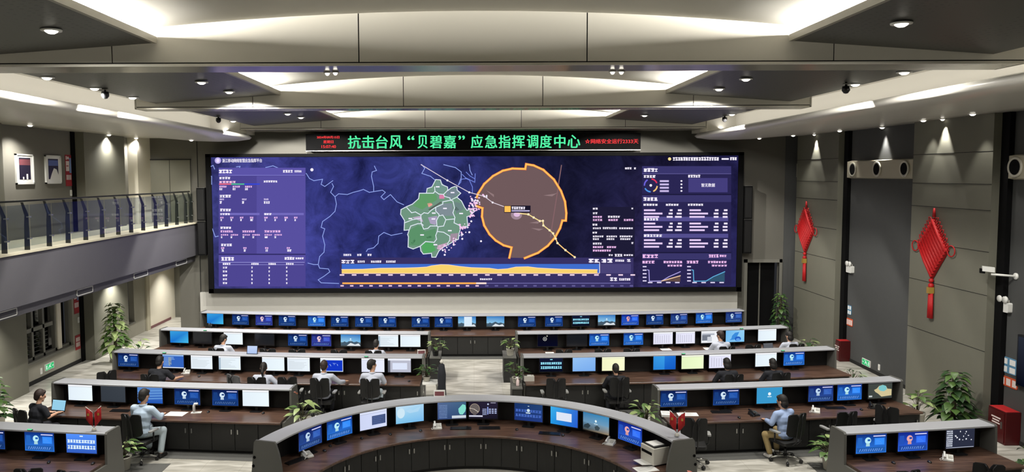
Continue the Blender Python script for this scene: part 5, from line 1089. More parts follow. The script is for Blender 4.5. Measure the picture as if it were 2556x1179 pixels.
def exit_sign(x, y, z, lab, s):
    t = thing('exit_sign', lab, 'sign', (x, y, z), 0, None); k = s
    MB().box(min(0, .03 * k), max(0, .03 * k), -.24, .24, -.1, .1).build('housing', M['white'], t)
    MB().add([(.032 * k, -.22, -.085), (.032 * k, .22, -.085), (.032 * k, .22, .085), (.032 * k, -.22, .085)], [(0, 1, 2, 3)]).build('lit_face', M['led_dim'], t)
    g = MB(); X = .034 * k
    def q(pts): g.add([(X, a, b) for a, b in pts], [list(range(len(pts)))])
    q([(-.1, -.06), (-.07, -.06), (.0, .0), (.05, -.05), (.08, -.04), (.02, .03), (.05, .055), (.02, .065), (-.04, .03)]); q([(.06 + .018 * math.cos(a * .7), .06 + .016 * math.sin(a * .7)) for a in range(9)])
    q([(.12, -.01), (.17, -.01), (.17, -.03), (.2, .0), (.17, .03), (.17, .01), (.12, .01)]); q([(-.2, -.06), (-.14, -.06), (-.14, .06), (-.2, .06)])
    g.build('running_figure', M['led_white'], t)
exit_sign(XL, 22.85, .33, 'green running-man exit sign low on the wall under the balcony window', 1)
exit_sign(XR, 23.38, .22, 'green running-man exit sign low on the knot wall', -1)

# ------------------------------------------------------------------ the knot wall
def knot(y, zt, label, s=1.0):
    t = thing('hanging_knot', label, 'knot ornament', (11.75, y, zt), 0, 'red hanging knots'); o = (0, 0, 0)
    H, Wd = 1.55 * s, .62 * s; zc = -.25 * s - H / 2
    b = MB(); n = 9
    # woven lozenge: two crossing layers of cord
    for k in range(n):
        f = (k + .5) / n; z0 = zc + H / 2
        a = Vector((-.06, -Wd * f, z0 - H / 2 * f)); c = Vector((-.06, Wd * (1 - f), z0 - H / 2 - H / 2 * f)) if True else None
        b.tube([a, (a + c) / 2 + Vector((-.02, 0, 0)), c], .042 * s, 6)
        a2 = Vector((-.085, Wd * f, a.z)); c2 = Vector((-.085, -c.y, c.z)); b.tube([a2, (a2 + c2) / 2 + Vector((-.02, 0, 0)), c2], .042 * s, 6)
    b.prism([(-.02, 0, zc + H / 2), (-.02, Wd, zc), (-.02, 0, zc - H / 2), (-.02, -Wd, zc)], [(-.08, 0, zc + H / 2), (-.08, Wd, zc), (-.08, 0, zc - H / 2), (-.08, -Wd, zc)])
    b.build('woven_body', M['red'], t)
    for sg in (-1, 1):
        for k in range(1, 8):
            f = k / 8; c = Vector((-.07, sg * Wd * f, zc + H / 2 * (1 - f))); d = Vector((0, sg * .75, .66)).normalized(); e = Vector((0, -d.z, d.y)); L = (.17 if k < 7 else .12) * s
            MB().tube([c + e * .02, c + d * L * .6 + e * .05 * s, c + d * L, c + d * L * .6 - e * .05 * s, c - e * .02], .013 * s, 5).build('cord_loop', M['red'], t)
        c = Vector((-.07, sg * Wd, zc)); R_ = .27 * s
        MB().tube([c + Vector((0, sg * R_ * (1 - math.cos(a)) * .55, R_ * .5 * math.sin(a))) for a in [i * 2 * PI / 14 for i in range(15)]], .015 * s, 5).build('cord_loop', M['red'], t)
    MB().tube([(-.06, 0, 0), (-.06, 0, zc + H / 2 + .02)], [.022 * s, .045 * s], 6).build('hanging_cord', M['red'], t)
    zb = zc - H / 2
    g = MB(); g.ball((-.07, 0, zb - .05 * s), .06 * s); g.ball((-.07, 0, zb - .18 * s), .07 * s); g.build('bead', M['red'], t)
    MB().box(-.15 * s, -.02, -.06 * s, .06 * s, zb - .38 * s, zb - .22 * s).build('gold_tag', M['gold'], t)
    b = MB()
    for k in range(14):
        a = 2 * PI * k / 14; b.tube([(-.07 + .03 * math.cos(a), .06 * s * math.sin(a), zb - .38 * s), (-.07 + .035 * math.cos(a), .085 * s * math.sin(a), zb - 1.02 * s)], .02 * s, 5)
    b.build('tassel', M['red'], t)
knot(19.6, 5.13, 'large red woven knot with a tassel on the nearer wall column', 1.0)
knot(27.15, 5.05, 'red woven knot with a tassel on the wall column by the back doorway', 1.0)
def nozzle_panel(y0, y1, holes, lab):
    t = thing('nozzle_panel', lab, 'air nozzle panel', (12.03, (y0 + y1) / 2, 5.86), 0, 'air nozzle panels on the knot wall'); c = (y0 + y1) / 2; n = 10
    b = MB(); P = [y0 - c + (y1 - y0) * i / n for i in range(n + 1)]; h = (y1 - y0) / 2
    xo = lambda y: -.12 - .06 * (1 - (y / h) ** 2)
    vs = [(x, y, z) for y in P for (x, z) in ((.015, 0), (xo(y), .03), (xo(y), .53), (.015, .56))]
    fs = [(i * 4 + k, i * 4 + (k + 1) % 4, i * 4 + 4 + (k + 1) % 4, i * 4 + 4 + k) for i in range(n) for k in range(4)] + [(3, 2, 1, 0), tuple(n * 4 + k for k in range(4))]
    b.add(vs, fs); b.build('panel', M['nozzle'], t)
    for y in holes:
        q = y - c; x = xo(q)
        r = MB(); r.lathe([(.19, .03), (.235, -.02), (.215, -.045), (.18, -.04), (.15, .03)], 22, (x, q, .28), 0, 'x', caps=False); ro = r.build('nozzle_ring', M['nozzle_rim'], t)
        MB().lathe([(.001, -.03), (.168, -.036)], 20, (x, q, .28), 0, 'x', caps=False).build('nozzle_throat', M['black'], ro)
nozzle_panel(21.02, 24.7, (24.25, 22.74, 21.36), 'long beige panel with round air nozzles between the two knot columns')
nozzle_panel(28.2, 28.55, (), 'short beige air nozzle panel end beside the back corner')
nozzle_panel(13.7, 17.25, (17.0, 15.4, 14.0), 'beige air nozzle panel beyond the large knot column, nearest the viewer')
def emergency(y, z, lab):
    t = thing('emergency_light', lab, 'emergency light', (XR, y, z), 0, 'twin-head emergency lights')
    MB().rbox(-.1, 0, -.17, .17, -.12, .1, .03, axis='x').build('battery_box', M['white'], t)
    for s in (-1, 1): MB().lathe([(.02, -.02), (.08, -.07), (.075, -.11), (.001, -.1)], 12, (-.03, s * .085, .17), 0, 'x').build('lamp_head', M['white'], t)
    MB().box(-.05, -.02, -.1, .1, .1, .16).build('bracket', M['offwhite'], t)
emergency(24.5, 2.98, 'twin-head white emergency light beside the column by the small knot')
emergency(17.3, 3.0, 'twin-head white emergency light beyond the large knot column')
t = thing('security_camera', 'white security camera on a wall arm beyond the large knot column', 'security camera', (XR, 17.05, 3.72))
MB().lathe([(.075, 0), (.075, -.03), (.03, -.04)], 14, (0, 0, 0), 0, 'x').build('mount', M['white'], t); MB().tube([(-.02, 0, 0), (-.42, .22, .02)], .025, 8).build('arm', M['white'], t)
b = MB(); b.obox((-.46, .26, .13), (1, -.5, -.1), (.5, 1, 0), (0, 0, 1), .12, .06, .055); b.build('housing', M['white'], t); MB().obox((-.56, .31, .085), (1, -.5, -.1), (.5, 1, 0), (0, 0, 1), .05, .055, .05).build('lens_hood', M['black'], t)
def wallbox(y0, y1, z1, lab):
    t = thing('hydrant_cabinet', lab, 'fire cabinet', (XR, (y0 + y1) / 2, 0), 0, 'red fire cabinets'); h = (y1 - y0) / 2
    MB().box(-.34, 0, -h, h, 0, z1).build('box', M['red_box'], t, bevel=.008); d = MB().box(-.36, -.34, -h + .03, h - .03, .04, z1 - .04).build('door', M['red_box'], t)
    MB().box(-.375, -.36, -h + .08, -h + .12, .35, .5).build('handle', M['steel'], d)
    MB().box(-.33, -.02, -h + .02, h - .02, z1, z1 + .008).build('painted_lit_top', M['red_flag'], t)  # brighter red painted on top for the light falling there
    l = MB()
    for k, w_ in enumerate((.3, .22, .26)): l.box(-.364, -.36, -w_ * .5, w_ * .5, z1 - .2 - .06 * k, z1 - .17 - .06 * k)
    l.build('lettering', M['poster_white'], d)
wallbox(24.42, 24.72, .66, 'red fire cabinet on the floor beside the column with the small knot'); wallbox(16.7, 17.28, .74, 'red fire cabinet on the floor beyond the large knot column')
def notice(y0, y1, z0, z1, m, lab, cells, mc):
    t = plate('wall_notice', lab, 'notice', XR, y0, y1, z0, z1, m, nx=-1); hy, hz = (y1 - y0) / 2, (z1 - z0) / 2; g = MB(); nx_, nz = cells
    for i in range(nx_):
        for j in range(nz):
            a = -hy + 2 * hy * (i + .14) / nx_; c = -hz + 2 * hz * (j + .14) / nz; g.box(-.02, -.015, a, a + 2 * hy / nx_ * .7, c, c + 2 * hz / nz * .7)
    g.build('print', mc, t)
notice(16.9, 17.42, 1.5, 1.86, M['sign_blue'], 'pale blue wall notice with four white squares beside the wall television', (2, 2), M['paper'])
notice(16.85, 17.62, 1.2, 1.42, M['orange'], 'orange wall notice under the pale blue one beside the wall television', (4, 1), M['poster_white'])
notice(24.42, 24.66, 1.5, 1.8, M['sign_blue'], 'small pale blue wall notice above the red fire cabinet near the small knot', (2, 2), M['paper'])
notice(24.32, 24.7, 1.14, 1.38, M['orange'], 'small orange wall notice above the red fire cabinet near the small knot', (4, 1), M['poster_white'])
t = thing('wall_television', 'black wall television at the nearer end of the knot wall', 'television', (XR, 15.9, 1.32)); MB().box(-.09, -.02, -.92, .9, 0, 1.15).build('housing', M['bezel'], t)
MB().box(-.02, 0, -.3, .3, .3, .8).build('wall_bracket', M['black'], t); p = MB(); p.add([(-.092, -.89, .04), (-.092, .87, .04), (-.092, .87, 1.11), (-.092, -.89, 1.11)], [(0, 1, 2, 3)], 0, False, [(8, 18, 50), (6, 8, 18), (40, 44, 54), (20, 30, 70)])
p.build('display', M['screen'], t, fix=False)

# ------------------------------------------------------------------ plants
def leaf(mb, base, d, up, L, W, fold=.25, droop=.35, mi=0):
    d = Vector(d).normalized(); up = Vector(up); s = d.cross(up).normalized(); n = s.cross(d).normalized(); base = Vector(base)
    rows = [(0, .02), (.18, .8), (.42, 1.0), (.7, .66), (.9, .22), (1.0, .0)]; vs = []
    for (t_, w_) in rows:
        c = base + d * (L * t_) - Vector((0, 0, 1)) * (droop * L * t_ * t_)
        vs += [c - s * (W / 2 * w_) + n * (fold * W * .4 * w_), c, c + s * (W / 2 * w_) + n * (fold * W * .4 * w_)]
    fs = []
    for i in range(len(rows) - 1): fs += [(3 * i, 3 * i + 1, 3 * i + 4, 3 * i + 3), (3 * i + 1, 3 * i + 2, 3 * i + 5, 3 * i + 4)]
    mb.add(vs, fs, mi, True)
def planter(t, r, h, m='pot', z=0):
    MB().lathe([(r * .72, z), (r * .8, z + .01), (r, z + h * .92), (r * 1.06, z + h * .93), (r * 1.06, z + h), (r * .92, z + h), (r * .9, z + h * .88), (.01, z + h * .88)], 18).build('pot', M[m], t)
    MB().lathe([(.005, z + h * .885), (r * .9, z + h * .885)], 14, caps=False).build('soil', M['soil'], t)
def bushy(loc, label, r=.13, h=.2, n=26, spread=.34, tall=.42, m=('leaf', 'leaf_pale'), L=.17, seed=1, bloom=0, pot='pot', group='potted desk plants', W=.5):
    t = thing('potted_plant', label, 'plant', loc, 0, group); planter(t, r, h, pot); rn = random.Random(seed); lf = MB(); st = MB()
    for k in range(n):
        a = k * 2.4 + rn.uniform(-.3, .3); e = rn.uniform(.1, 1.0); rad = spread * (1 - .55 * e) * rn.uniform(.45, 1.0); z = h + tall * (.15 + .85 * e) * rn.uniform(.75, 1)
        tip = Vector((rad * math.cos(a), rad * math.sin(a), z)); mid = Vector((tip.x * .35, tip.y * .35, h + (z - h) * .6))
        st.tube([(0, 0, h * .85), mid, tip], .005, 4, caps=False)
        ll = L * rn.uniform(.75, 1.2); leaf(lf, tip, (math.cos(a), math.sin(a), rn.uniform(-.1, .5)), (0, 0, 1), ll, ll * W * rn.uniform(.9, 1.3), droop=rn.uniform(.2, .6), mi=0 if rn.random() < .6 else 1)
    st.build('stems', M['stem'], t, fix=False); lf.build('foliage', [M[m[0]], M[m[1]]], t, fix=False)
    for k in range(bloom):
        a = rn.uniform(0, 6.28); c = Vector((.12 * math.cos(a), .12 * math.sin(a), h + tall * rn.uniform(.95, 1.15))); b = MB(); b.tube([(0, 0, h), c], .005, 4, 1)
        leaf(b, c, (math.cos(a), math.sin(a), .9), (0, 0, 1), .12, .1, .8, .1); b.build('blossom', [M['bloom'], M['stem']], t, fix=False)
    return t
def pole_plant(loc, label, height, r0, seed, pr=.2, ph=.34, m=('leaf_dark', 'leaf'), n=120, L=.24):
    t = thing('climbing_plant', label, 'plant', loc, 0, 'tall climbing plants'); planter(t, pr, ph); rn = random.Random(seed); lf = MB()
    MB().tube([(0, 0, ph * .8), (0, 0, height * .9)], [.06, .045], 8).build('moss_pole', M['stem'], t)
    for k in range(n):
        f = (k + .5) / n; z = ph + .02 + (height - ph - .05) * f; a = k * 2.399 + rn.uniform(-.3, .3); R_ = r0 * (1.0 - .62 * f) * rn.uniform(.55, 1.05)
        b = Vector((R_ * .45 * math.cos(a), R_ * .45 * math.sin(a), z)); ll = L * (1.1 - .45 * f) * rn.uniform(.8, 1.15)
        leaf(lf, b, (math.cos(a), math.sin(a), rn.uniform(-.25, .35)), (0, 0, 1), ll, ll * .72, droop=rn.uniform(.25, .7), mi=0 if rn.random() < (.75 - .5 * f) else 1)
    lf.build('foliage', [M[m[0]], M[m[1]]], t, fix=False)
    return t
FL = lambda px, py: atZ(px, py, 0)
pole_plant(Vector((-11.62, 24.75, 0)), 'tall climbing plant on a pole in front of the pillar under the balcony', 1.95, .74, 3, m=('leaf', 'leaf_pale'), n=150, L=.3)
pole_plant(Vector((11.05, 17.5, 0)), 'tall broad-leaved plant on a pole before the column with the large knot', 1.5, .72, 5, pr=.24, n=110, L=.32)
pole_plant(Vector((11.1, 27.75, 0)), 'tall dark plant beside the back doorway, behind the second row', 1.75, .6, 9, n=110)
pole_plant(Vector((-11.35, 18.0, 0)), 'broad-leaved plant at the near pillar under the balcony, mostly cut off', 1.3, .6, 11, n=70)
def desk_top(key, px, py, z=.752): return atZ(px, py, z)
bushy(FL(308, 1172), 'bushy green plant in a white pot beside the nearest balcony-side desk', .16, .27, 40, .42, .42, seed=21, L=.19)
bushy(FL(2072, 1172), 'bushy green plant in a cream pot beside the nearest knot-wall desk', .16, .27, 46, .42, .4, seed=22, L=.19)
bushy(Vector((-3.82, 12.75, 0)), 'plant with a pink bloom beside the balcony end of the curved console', .16, .45, 18, .34, .42, m=('leaf_dark', 'leaf_pale'), seed=23, bloom=1, L=.24)
bushy(Vector((3.78, 12.85, 0)), 'plant with pink blooms beside the knot-wall end of the curved console', .16, .42, 18, .34, .38, m=('leaf_dark', 'leaf_pale'), seed=24, bloom=3, L=.24)
bushy(Vector((-3.72, 16.45, .0)), 'pale green plant at the aisle end of the fourth row, balcony half', .16, .62, 22, .3, .6, m=('leaf_pale', 'leaf'), seed=25, bloom=1, L=.24)
bushy(Vector((3.72, 16.45, .0)), 'pale green plant at the aisle end of the fourth row, knot-wall half', .16, .62, 24, .3, .6, m=('leaf_pale', 'leaf'), seed=26, L=.22)
bushy(Vector((10.25, 17.55, 0)), 'pale plant at the knot-wall end of the fourth row', .16, .5, 20, .3, .5, m=('leaf_pale', 'leaf'), seed=27, L=.24)
bushy(Vector((10.2, 13.85, 0)), 'dark plant at the knot-wall end of the nearest desk', .16, .4, 26, .34, .6, m=('leaf_dark', 'leaf'), seed=28, L=.22)
bushy(Vector((-10.15, 23.05, 0)), 'dark-leaved plant at the balcony end of the second row', .16, .5, 22, .36, .6, m=('leaf_dark', 'leaf_pale'), seed=29, L=.26)
bushy(Vector((10.25, 20.6, 0)), 'spiky low plant at the knot-wall end of the third row', .15, .3, 30, .36, .45, m=('leaf_dark', 'leaf_pale'), seed=30, L=.3, W=.16)
bushy(Vector((10.3, 23.6, 0)), 'pale plant at the knot-wall end of the second row', .15, .4, 20, .34, .55, m=('leaf_pale', 'leaf_dark'), seed=34, L=.26)
bushy(Vector((10.05, 26.9, 0)), 'small dark plant at the doorway end of the row under the video wall', .14, .3, 22, .3, .4, m=('leaf_dark', 'leaf'), seed=35, L=.22)
# low cabinets on both sides of the aisle with plants on them
def pedestal(x0, x1, y0, y1, h, lab):
    t = thing('low_cabinet', lab, 'cabinet', ((x0 + x1) / 2, (y0 + y1) / 2, 0), 0, 'low cabinets along the aisle'); a, b = (x1 - x0) / 2, (y1 - y0) / 2
    MB().box(-a, a, -b, b, 0, h - .03).build('body', M['cabinet'], t); MB().box(-a - .01, a + .01, -b - .01, b + .01, h - .03, h).build('top', M['endp'], t)
    d = MB().box(-a + .02, a - .02, -b - .015, -b, .06, h - .05).build('door', M['cabinet'], t); MB().box(a - .08, a - .06, -b - .03, -b - .015, h * .5, h * .5 + .1).build('handle', M['steel'], d)
pedestal(.86, 1.22, 22.05, 22.95, .74, 'low dark cabinet by the aisle under the potted plant, second row, knot-wall half')
pedestal(.95, 1.2, 18.95, 19.95, .70, 'low dark cabinet by the aisle under the spray bottle, third row, knot-wall half')
pedestal(-1.28, -.98, 22.05, 22.95, .74, 'low dark cabinet by the aisle, second row, balcony half')
bushy(Vector((1.06, 22.3, .742)), 'plant with pale leaves in a white pot on the low aisle cabinet, second row', .115, .2, 20, .26, .3, m=('leaf', 'leaf_pale'), seed=31, L=.2)
bushy(Vector((1.08, 19.45, .702)), 'dark green plant in a grey pot behind the spray bottle by the aisle', .11, .15, 30, .3, .42, m=('leaf_dark', 'leaf'), seed=32, L=.17)
bushy(Vector((-1.12, 22.3, .742)), 'plant with pale leaves in a dark pot on the low aisle cabinet, balcony half', .1, .16, 18, .26, .34, m=('leaf_pale', 'leaf'), seed=33, L=.2, pot='black_plastic')
bushy(Vector((-1.22, 19.55, .732)), 'dark green plant on the white metal stool by the aisle', .1, .12, 26, .26, .3, m=('leaf_dark', 'leaf'), seed=36, L=.16)
t = thing('metal_stool', 'white-seated metal stool by the aisle holding a plant, balcony half', 'stool', (-1.12, 19.5, 0))
MB().rbox(-.2, .2, -.22, .22, .7, .73, .05, axis='z').build('seat', M['white'], t)
for sx in (-1, 1):
    for sy in (-1, 1): MB().tube([(sx * .16, sy * .18, .7), (sx * .2, sy * .24, 0)], .012, 6).build('leg', M['chrome'], t)
MB().tube([(-.18, -.21, .3), (.18, -.21, .3), (.18, .21, .3), (-.18, .21, .3), (-.18, -.21, .3)], .01, 6).build('foot_ring', M['chrome'], t)
t = thing('covered_stand', 'tall dark covered stand at the aisle, balcony half', 'stand', (-.82, 19.3, 0))
b = MB(); b.lathe([(.1, .22), (.12, .3), (.1, .7), (.11, .95), (.07, 1.22), (.02, 1.25)], 12); b.build('cover', M['shirt_dark'], t)
MB().lathe([(.001, 1.24), (.04, 1.26), (.05, 1.3), (.001, 1.36)], 10).build('knob', M['offwhite'], t)
for k in range(3): a = 2.1 * k + .4; MB().tube([(0, 0, .3), (.16 * math.cos(a), .16 * math.sin(a), 0)], .02, 6).build('leg', M['chrome'], t)

# ------------------------------------------------------------------ things on the desks
def on(px, py, z=.751): return atZ(px, py, z)
def phone(px, py, lab, rz, m='white'):
    t = thing('telephone', lab, 'telephone', on(px, py), rz, 'desk telephones')
    MB().prism([(-.09, -.1, 0), (.09, -.1, 0), (.09, .1, 0), (-.09, .1, 0)], [(-.085, -.095, .03), (.085, -.095, .03), (.085, .09, .075), (-.085, .09, .075)]).build('base', M[m], t, bevel=.004)
    MB().tube([(-.055, -.1, .06), (-.055, -.07, .085), (-.055, .07, .11), (-.055, .1, .1)], [.024, .018, .018, .024], 8).build('handset', M[m], t)
    k = MB()
    for i in range(3):
        for j in range(4): k.box(.0 + .026 * i, .018 + .026 * i, -.06 + .028 * j, -.042 + .028 * j, .044 + .012 * j, .05 + .012 * j)
    k.build('keypad', M['offwhite' if m == 'white' else 'frame_grey'], t)
    MB().tube([(-.055, -.1, .05), (-.12, -.13, .01), (-.13, -.05, .01), (-.09, .0, .02)], .006, 5).build('coiled_cord', M[m], t)
phone(767, 1140, 'white telephone at the balcony end of the curved console', .7); phone(1092, 1069, 'white telephone below the green province map on the curved console', .1); phone(1523, 1109, 'white telephone below the misty landscape screen of the curved console', -.5)
phone(2036, 1029, 'white telephone beside the person in khaki trousers', -.4); phone(1882, 1037, 'black telephone below the teal screen of the fourth row', .3, 'black_plastic'); phone(2366, 1148, 'white telephone below the dark track map', -.5)
phone(466, 932, 'white telephone below the blue table screen, third row', .2); phone(2180, 1019, 'black telephone below the coastal map', -.3, 'black_plastic'); phone(2400, 1086, 'dark telephone beside the dark track map', 0, 'black_plastic') if False else None
MOUSE = MB(); MOUSE.ball((0, 0, .008), (.032, .055, .026), 10); MM = MOUSE.build('mouse_shell', M['black_plastic']).data; bpy.data.objects.remove(bpy.data.objects['mouse_shell'])
WH = MB().box(-.004, .004, .012, .03, .03, .036).build('scroll_wheel', M['steel']).data; bpy.data.objects.remove(bpy.data.objects['scroll_wheel'])
for (px, py, rz, lab) in ((810, 1127, .6, 'nearest the balcony end of the curved console, outer one'), (824, 1115, .5, 'nearest the balcony end of the curved console, inner one'), (903, 1096, .4, 'below the dark window screen of the curved console'), (974, 1086, .3, 'below the icy blue screen of the curved console'), (1050, 1077, .1, 'beside the middle white telephone of the curved console'), (1165, 1068, 0, 'below the green province map, beside the flat keyboard'), (1290, 1074, -.1, 'below the dim blue sign-in of the curved console'), (1405, 1088, -.2, 'below the white dialog box of the curved console'),
        (122, 1156, .2, 'below the bright blue login page of the nearest balcony-side desk'), (232, 1159, 0, 'below the blue digits screen'), (657, 1033, 0, 'below the white document at the aisle end of the fourth row'), (520, 1030, 0, 'beside the calendar stand of the fourth row'), (1845, 1044, 0, 'beside the black telephone of the fourth row'), (2150, 1024, 0, 'beside the black telephone below the coastal map'), (2320, 1155, 0, 'below the pink badge login of the nearest knot-wall desk'), (2230, 1157, 0, 'below the bright login of the nearest knot-wall desk'), (497, 941, 0, 'below the faint-lined document, third row'), (582, 940, 0, 'below the side-bar document, third row'), (1021, 953, 0, 'below the grey dialog page, third row')):
    t = thing('computer_mouse', 'black computer mouse ' + lab, 'mouse', on(px, py), rz, 'computer mice'); part('mouse_shell', MM, t); part('scroll_wheel', WH, t)
def keyboard_mesh():
    b = MB(); b.prism([(-.22, -.07, 0), (.22, -.07, 0), (.22, .07, 0), (-.22, .07, 0)], [(-.218, -.068, .012), (.218, -.068, .012), (.218, .068, .022), (-.218, .068, .022)])
    k = MB()
    for j in range(5):
        for i in range(15): k.box(-.205 + .0275 * i, -.183 + .0275 * i, -.058 + .025 * j, -.037 + .025 * j, .012 + .002 * j, .019 + .002 * j)
    a, c = b.build('keyboard_case', M['black_plastic']), k.build('key', M['chair_frame']); r = (a.data, c.data); bpy.data.objects.remove(a); bpy.data.objects.remove(c); return r
KB = keyboard_mesh()
for (px, py, rz, lab) in ((740, 1152, .9, 'at the balcony end of the curved console, beside the white telephone'), (1150, 1071, 0, 'below the green province map'), (1222, 1070, 0, 'below the dark wind-circle map'), (1372, 1084, -.2, 'below the white dialog box of the curved console'), (300, 1027, -.1, 'below the switched-off screen of the fourth row'), (550, 1020, 0, 'below the second navy login page of the fourth row'), (1800, 1030, 0, 'below the second login page of the fourth row, knot-wall half'), (2085, 1020, 0, 'below the hazy login page of the fourth row')):
    t = thing('computer_keyboard', 'black keyboard ' + lab, 'keyboard', on(px, py), rz, 'keyboards'); part('keyboard_case', KB[0], t); part('key', KB[1], t)
def paper(px, py, rz, lab, w=.21, h=.297, th=.004, m='paper', name='paper_sheet', cat='paper'):
    t = thing(name, lab, cat, on(px, py), rz); MB().box(-w / 2, w / 2, -h / 2, h / 2, 0, th).build('pages', M[m], t)
    g = MB()
    for i in range(6): g.box(-w * .4, w * (.4 - .1 * (i % 3)), h * (.34 - .11 * i), h * (.36 - .11 * i), th, th + .0006)
    g.build('print', M['frame_grey'], t)
paper(440, 1034, -.1, 'open white document beside the person in pale blue shirt', .42, .3); paper(1664, 1037, -.15, 'thick white paper pile at the aisle end of the fourth row', .24, .3, .05, name='paper_pile'); paper(1716, 1035, -.05, 'open white document below the first login page of the fourth row', .44, .24)
paper(1612, 1172, .3, 'white paper at the knot-wall end of the curved console', .4, .26); paper(1662, 873, .1, 'white paper on the second row, below the spreadsheets', .3, .25); paper(1372, 881, 0, 'small paper on the second row near the aisle', .25, .15); paper(1770, 871, 0, 'white paper beside the white-shirted person of the second row', .3, .3)
t = thing('tissue_box', 'pale box at the aisle end of the third row, knot-wall half', 'box', on(1320, 950), .05); MB().box(-.13, .13, -.1, .1, 0, .12).build('carton', M['offwhite'], t); MB().box(-.05, .05, -.02, .02, .12, .15).build('tissue', M['paper'], t)
t = thing('calendar_stand', 'white folded stand on the fourth row beside the open document', 'stand', on(489, 1031), .1)
MB().tube([(-.04, .0, 0), (-.04, 0, .14), (-.02, 0, .2), (.05, 0, .2)], .03, 8).build('upright', M['white'], t); MB().box(-.1, .12, -.06, .06, 0, .012).build('base', M['white'], t)
t = thing('spray_bottle', 'white and pink spray bottle on the low aisle cabinet', 'bottle', atZ(1292, 964, .702)); MB().lathe([(.035, 0), (.038, .02), (.038, .14), (.015, .18), (.014, .2)], 12).build('body', M['spray_pink'], t); b = MB(); b.box(-.05, .02, -.012, .012, .2, .235); b.box(-.05, -.035, -.01, .01, .17, .2); b.build('trigger_head', M['white'], t)
def nameplate(p, rz, lab):
    t = thing('name_plate', lab, 'name plate', p, rz); MB().prism([(-.12, -.04, 0), (.12, -.04, 0), (.12, .04, 0), (-.12, .04, 0)], [(-.12, -.005, .13), (.12, -.005, .13), (.12, .005, .13), (-.12, .005, .13)]).build('holder', M['white'], t)
    b = MB(); b.prism([(-.1, -.039, .014), (.1, -.039, .014), (.1, -.03, .014), (-.1, -.03, .014)], [(-.1, -.016, .1), (.1, -.016, .1), (.1, -.008, .1), (-.1, -.008, .1)]); b.build('insert', M['maroon'], t)
nameplate(atZ(1097, 989, HT + .001), 0, 'small maroon name plate on top of the curved console'); nameplate(on(1052, 884), .1, 'maroon name plate at the aisle end of the second row, balcony half')
# printer
pa = PATHS['ring']; tt = pa.find(1640, .42, .95); p, rz = pa.at(tt, .45, .751)
t = thing('printer', 'white laser printer at the knot-wall end of the curved console', 'printer', p, rz)
MB().rbox(-.19, .19, -.2, .17, .02, .33, .02, axis='z').build('housing', M['offwhite'], t, bevel=.01); MB().box(-.17, .17, -.16, .16, .33, .35).build('scanner_lid', M['black_plastic'], t)
MB().box(-.15, .15, -.206, -.198, .2, .25).build('output_slot', M['black'], t); MB().prism([(-.15, -.2, .03), (.15, -.2, .03), (.15, -.2, .045), (-.15, -.2, .045)], [(-.13, -.4, .05), (.13, -.4, .05), (.13, -.4, .06), (-.13, -.4, .06)]).build('paper_tray', M['white'], t); MB().box(-.17, .17, -.17, .15, 0, .02).build('foot', M['black_plastic'], t)
MB().box(-.12, .12, -.14, .1, .352, .362).build('top_paper', M['paper'], t)
# laptops and the tablet
def laptop(p, rz, lab, c, w=.34, h=.21, keys='black_plastic'):
    t = thing('laptop', lab, 'laptop', p, rz); MB().rbox(-w / 2, w / 2, -.12, .12, 0, .016, .015, axis='z').build('keyboard_base', M[keys], t)
    pn = MB().obox((0, .14, h / 2 + .02), (1, 0, 0), (0, .26, 1), (0, 1, -.26), w / 2, h / 2 + .008, .005).build('screen_lid', M['black_plastic'], t)
    q = Pic(lambda x, y: ((x - .5) * w * .95, (y - .5) * h * .95)); q.grad(0, 0, 1, 1, *[c] * 4); q.rect(0, .9, 1, 1, tuple(min(255, v + 14) for v in c), 1); ds = q.build('display', M['screen'], t, fix=False); ds.rotation_euler = (-.2545, 0, 0); ds.location = (0, .131, h / 2 + .02)
    return t
laptop(on(136, 1031), -.25, 'open laptop with pale blue screen before the person in black T-shirt', (150, 206, 232), .36, .23); laptop(on(1924, 878), .2, 'open grey laptop below the white screen at the knot-wall end of the second row', (92, 94, 100), .32, .2)
p3, r3 = PATHS['r3l'].at(PATHS['r3l'].find(632, .2, HT), .25, HT + .001); t = thing('tablet', 'pale glowing tablet standing on the third-row hood, balcony half', 'tablet', p3, r3)
MB().obox((0, 0, .115), (1, 0, 0), (0, .2, 1), (0, 1, -.2), .15, .115, .006).build('case', M['bezel'], t); q = Pic(lambda x, y: ((x - .5) * .27, (y - .5) * .2)); q.grad(0, 0, 1, 1, (176, 198, 240), (176, 198, 240), (200, 216, 248), (200, 216, 248)); ds = q.build('display', M['screen'], t, fix=False); ds.rotation_euler = (-.197, 0, 0); ds.location = (0, -.009, .115); MB().tube([(0, .03, .1), (0, .1, 0)], .008, 6).build('stand', M['bezel'], t)
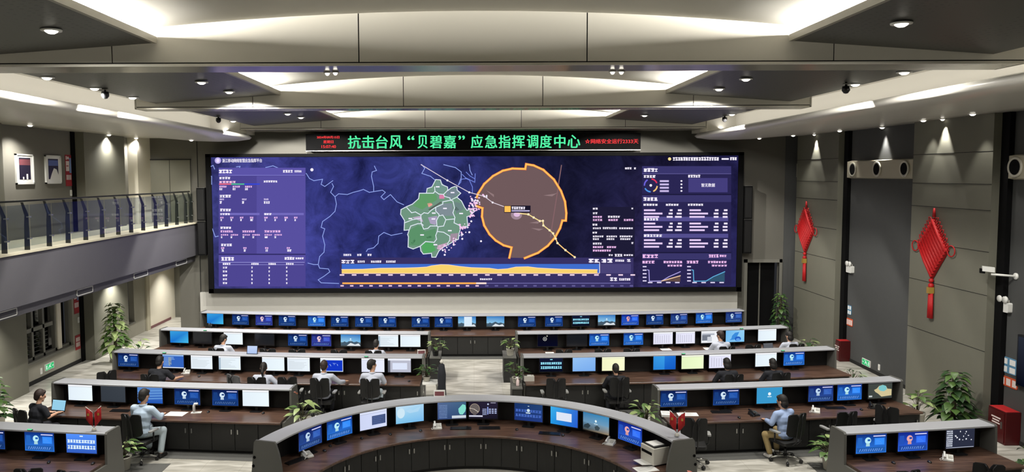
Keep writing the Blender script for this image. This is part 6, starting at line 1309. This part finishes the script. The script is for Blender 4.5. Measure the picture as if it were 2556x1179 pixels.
# desk flags
def flags(p, rz, lab, s=1.0, short=False):
    t = thing('desk_flags', lab, 'flags', p, rz); MB().lathe([(.035, 0), (.045, .012), (.03, .05), (.012, .06)], 12).build('stand', M['offwhite'], t); MB().tube([(0, 0, .05), (0, 0, .34 * s)], .006, 6).build('pole', M['black'], t)
    for sg in (-1, 1):
        top = Vector((sg * .13 * s, 0, .44 * s)); MB().tube([(0, 0, .32 * s), top], .006, 6).build('arm', M['white'], t)
        b = MB(); n = 6; vs = []
        for i in range(n + 1):
            f = i / n; c = Vector((0, 0, .33 * s)).lerp(top, .12 + .85 * f)
            for z in (0, -.14 * s, -.28 * s): vs.append(c + Vector((0, .012 * math.sin(f * 9) , z * (1 - .15 * f))))
        b.add(vs, [(3 * i + k, 3 * i + k + 1, 3 * i + k + 4, 3 * i + k + 3) for i in range(n) for k in range(2)], 0, True); fo = b.build('flag', M['red_flag'], t, fix=False)
        sd = fo.modifiers.new('thick', 'SOLIDIFY'); sd.thickness = .003
        MB().obox((sg * .085 * s, -.02, .3 * s), (1, 0, 0), (0, 1, 0), (0, 0, 1), .016 * s, .003, .022 * s).build('emblem', M['gold'], fo)
flags(atZ(235, 1076, HT + .001), .15, 'pair of small red desk flags on the nearest balcony-side desk', 1.05); 
pr_, rr_ = PATHS['ring'].at(PATHS['ring'].find(1690, .2, HT), .2, HT + .013); flags(pr_, rr_ * .3, 'pair of small red desk flags at the knot-wall end of the curved console', 1.05)
# green status lights on the hood edges
for (key, px, lab) in (('r2l', 512, 'second row, balcony half'), ('r3l', 410, 'third row near the balcony'), ('r3l', 914, 'third row by the aisle, balcony half'), ('r2r', 1851, 'second row, knot-wall half'), ('r3r', 1954, 'third row near the knot wall'), ('r3r', 1706, 'third row, knot-wall half, in the middle'), ('r5l', 75, 'nearest balcony-side desk')):
    pa = PATHS[key]; p, rz = pa.at(pa.find(px, .4, HT), .40, HT + .001); t = thing('status_light', 'small green status light on the hood edge, ' + lab, 'light', p, rz, 'green status lights')
    MB().rbox(-.055, .055, -.02, .02, 0, .012, .015, axis='z').build('puck', M['black_plastic'], t); MB().rbox(-.045, .045, -.024, .012, .008, .02, .012, axis='z').build('lens', M['desk_led'], t)
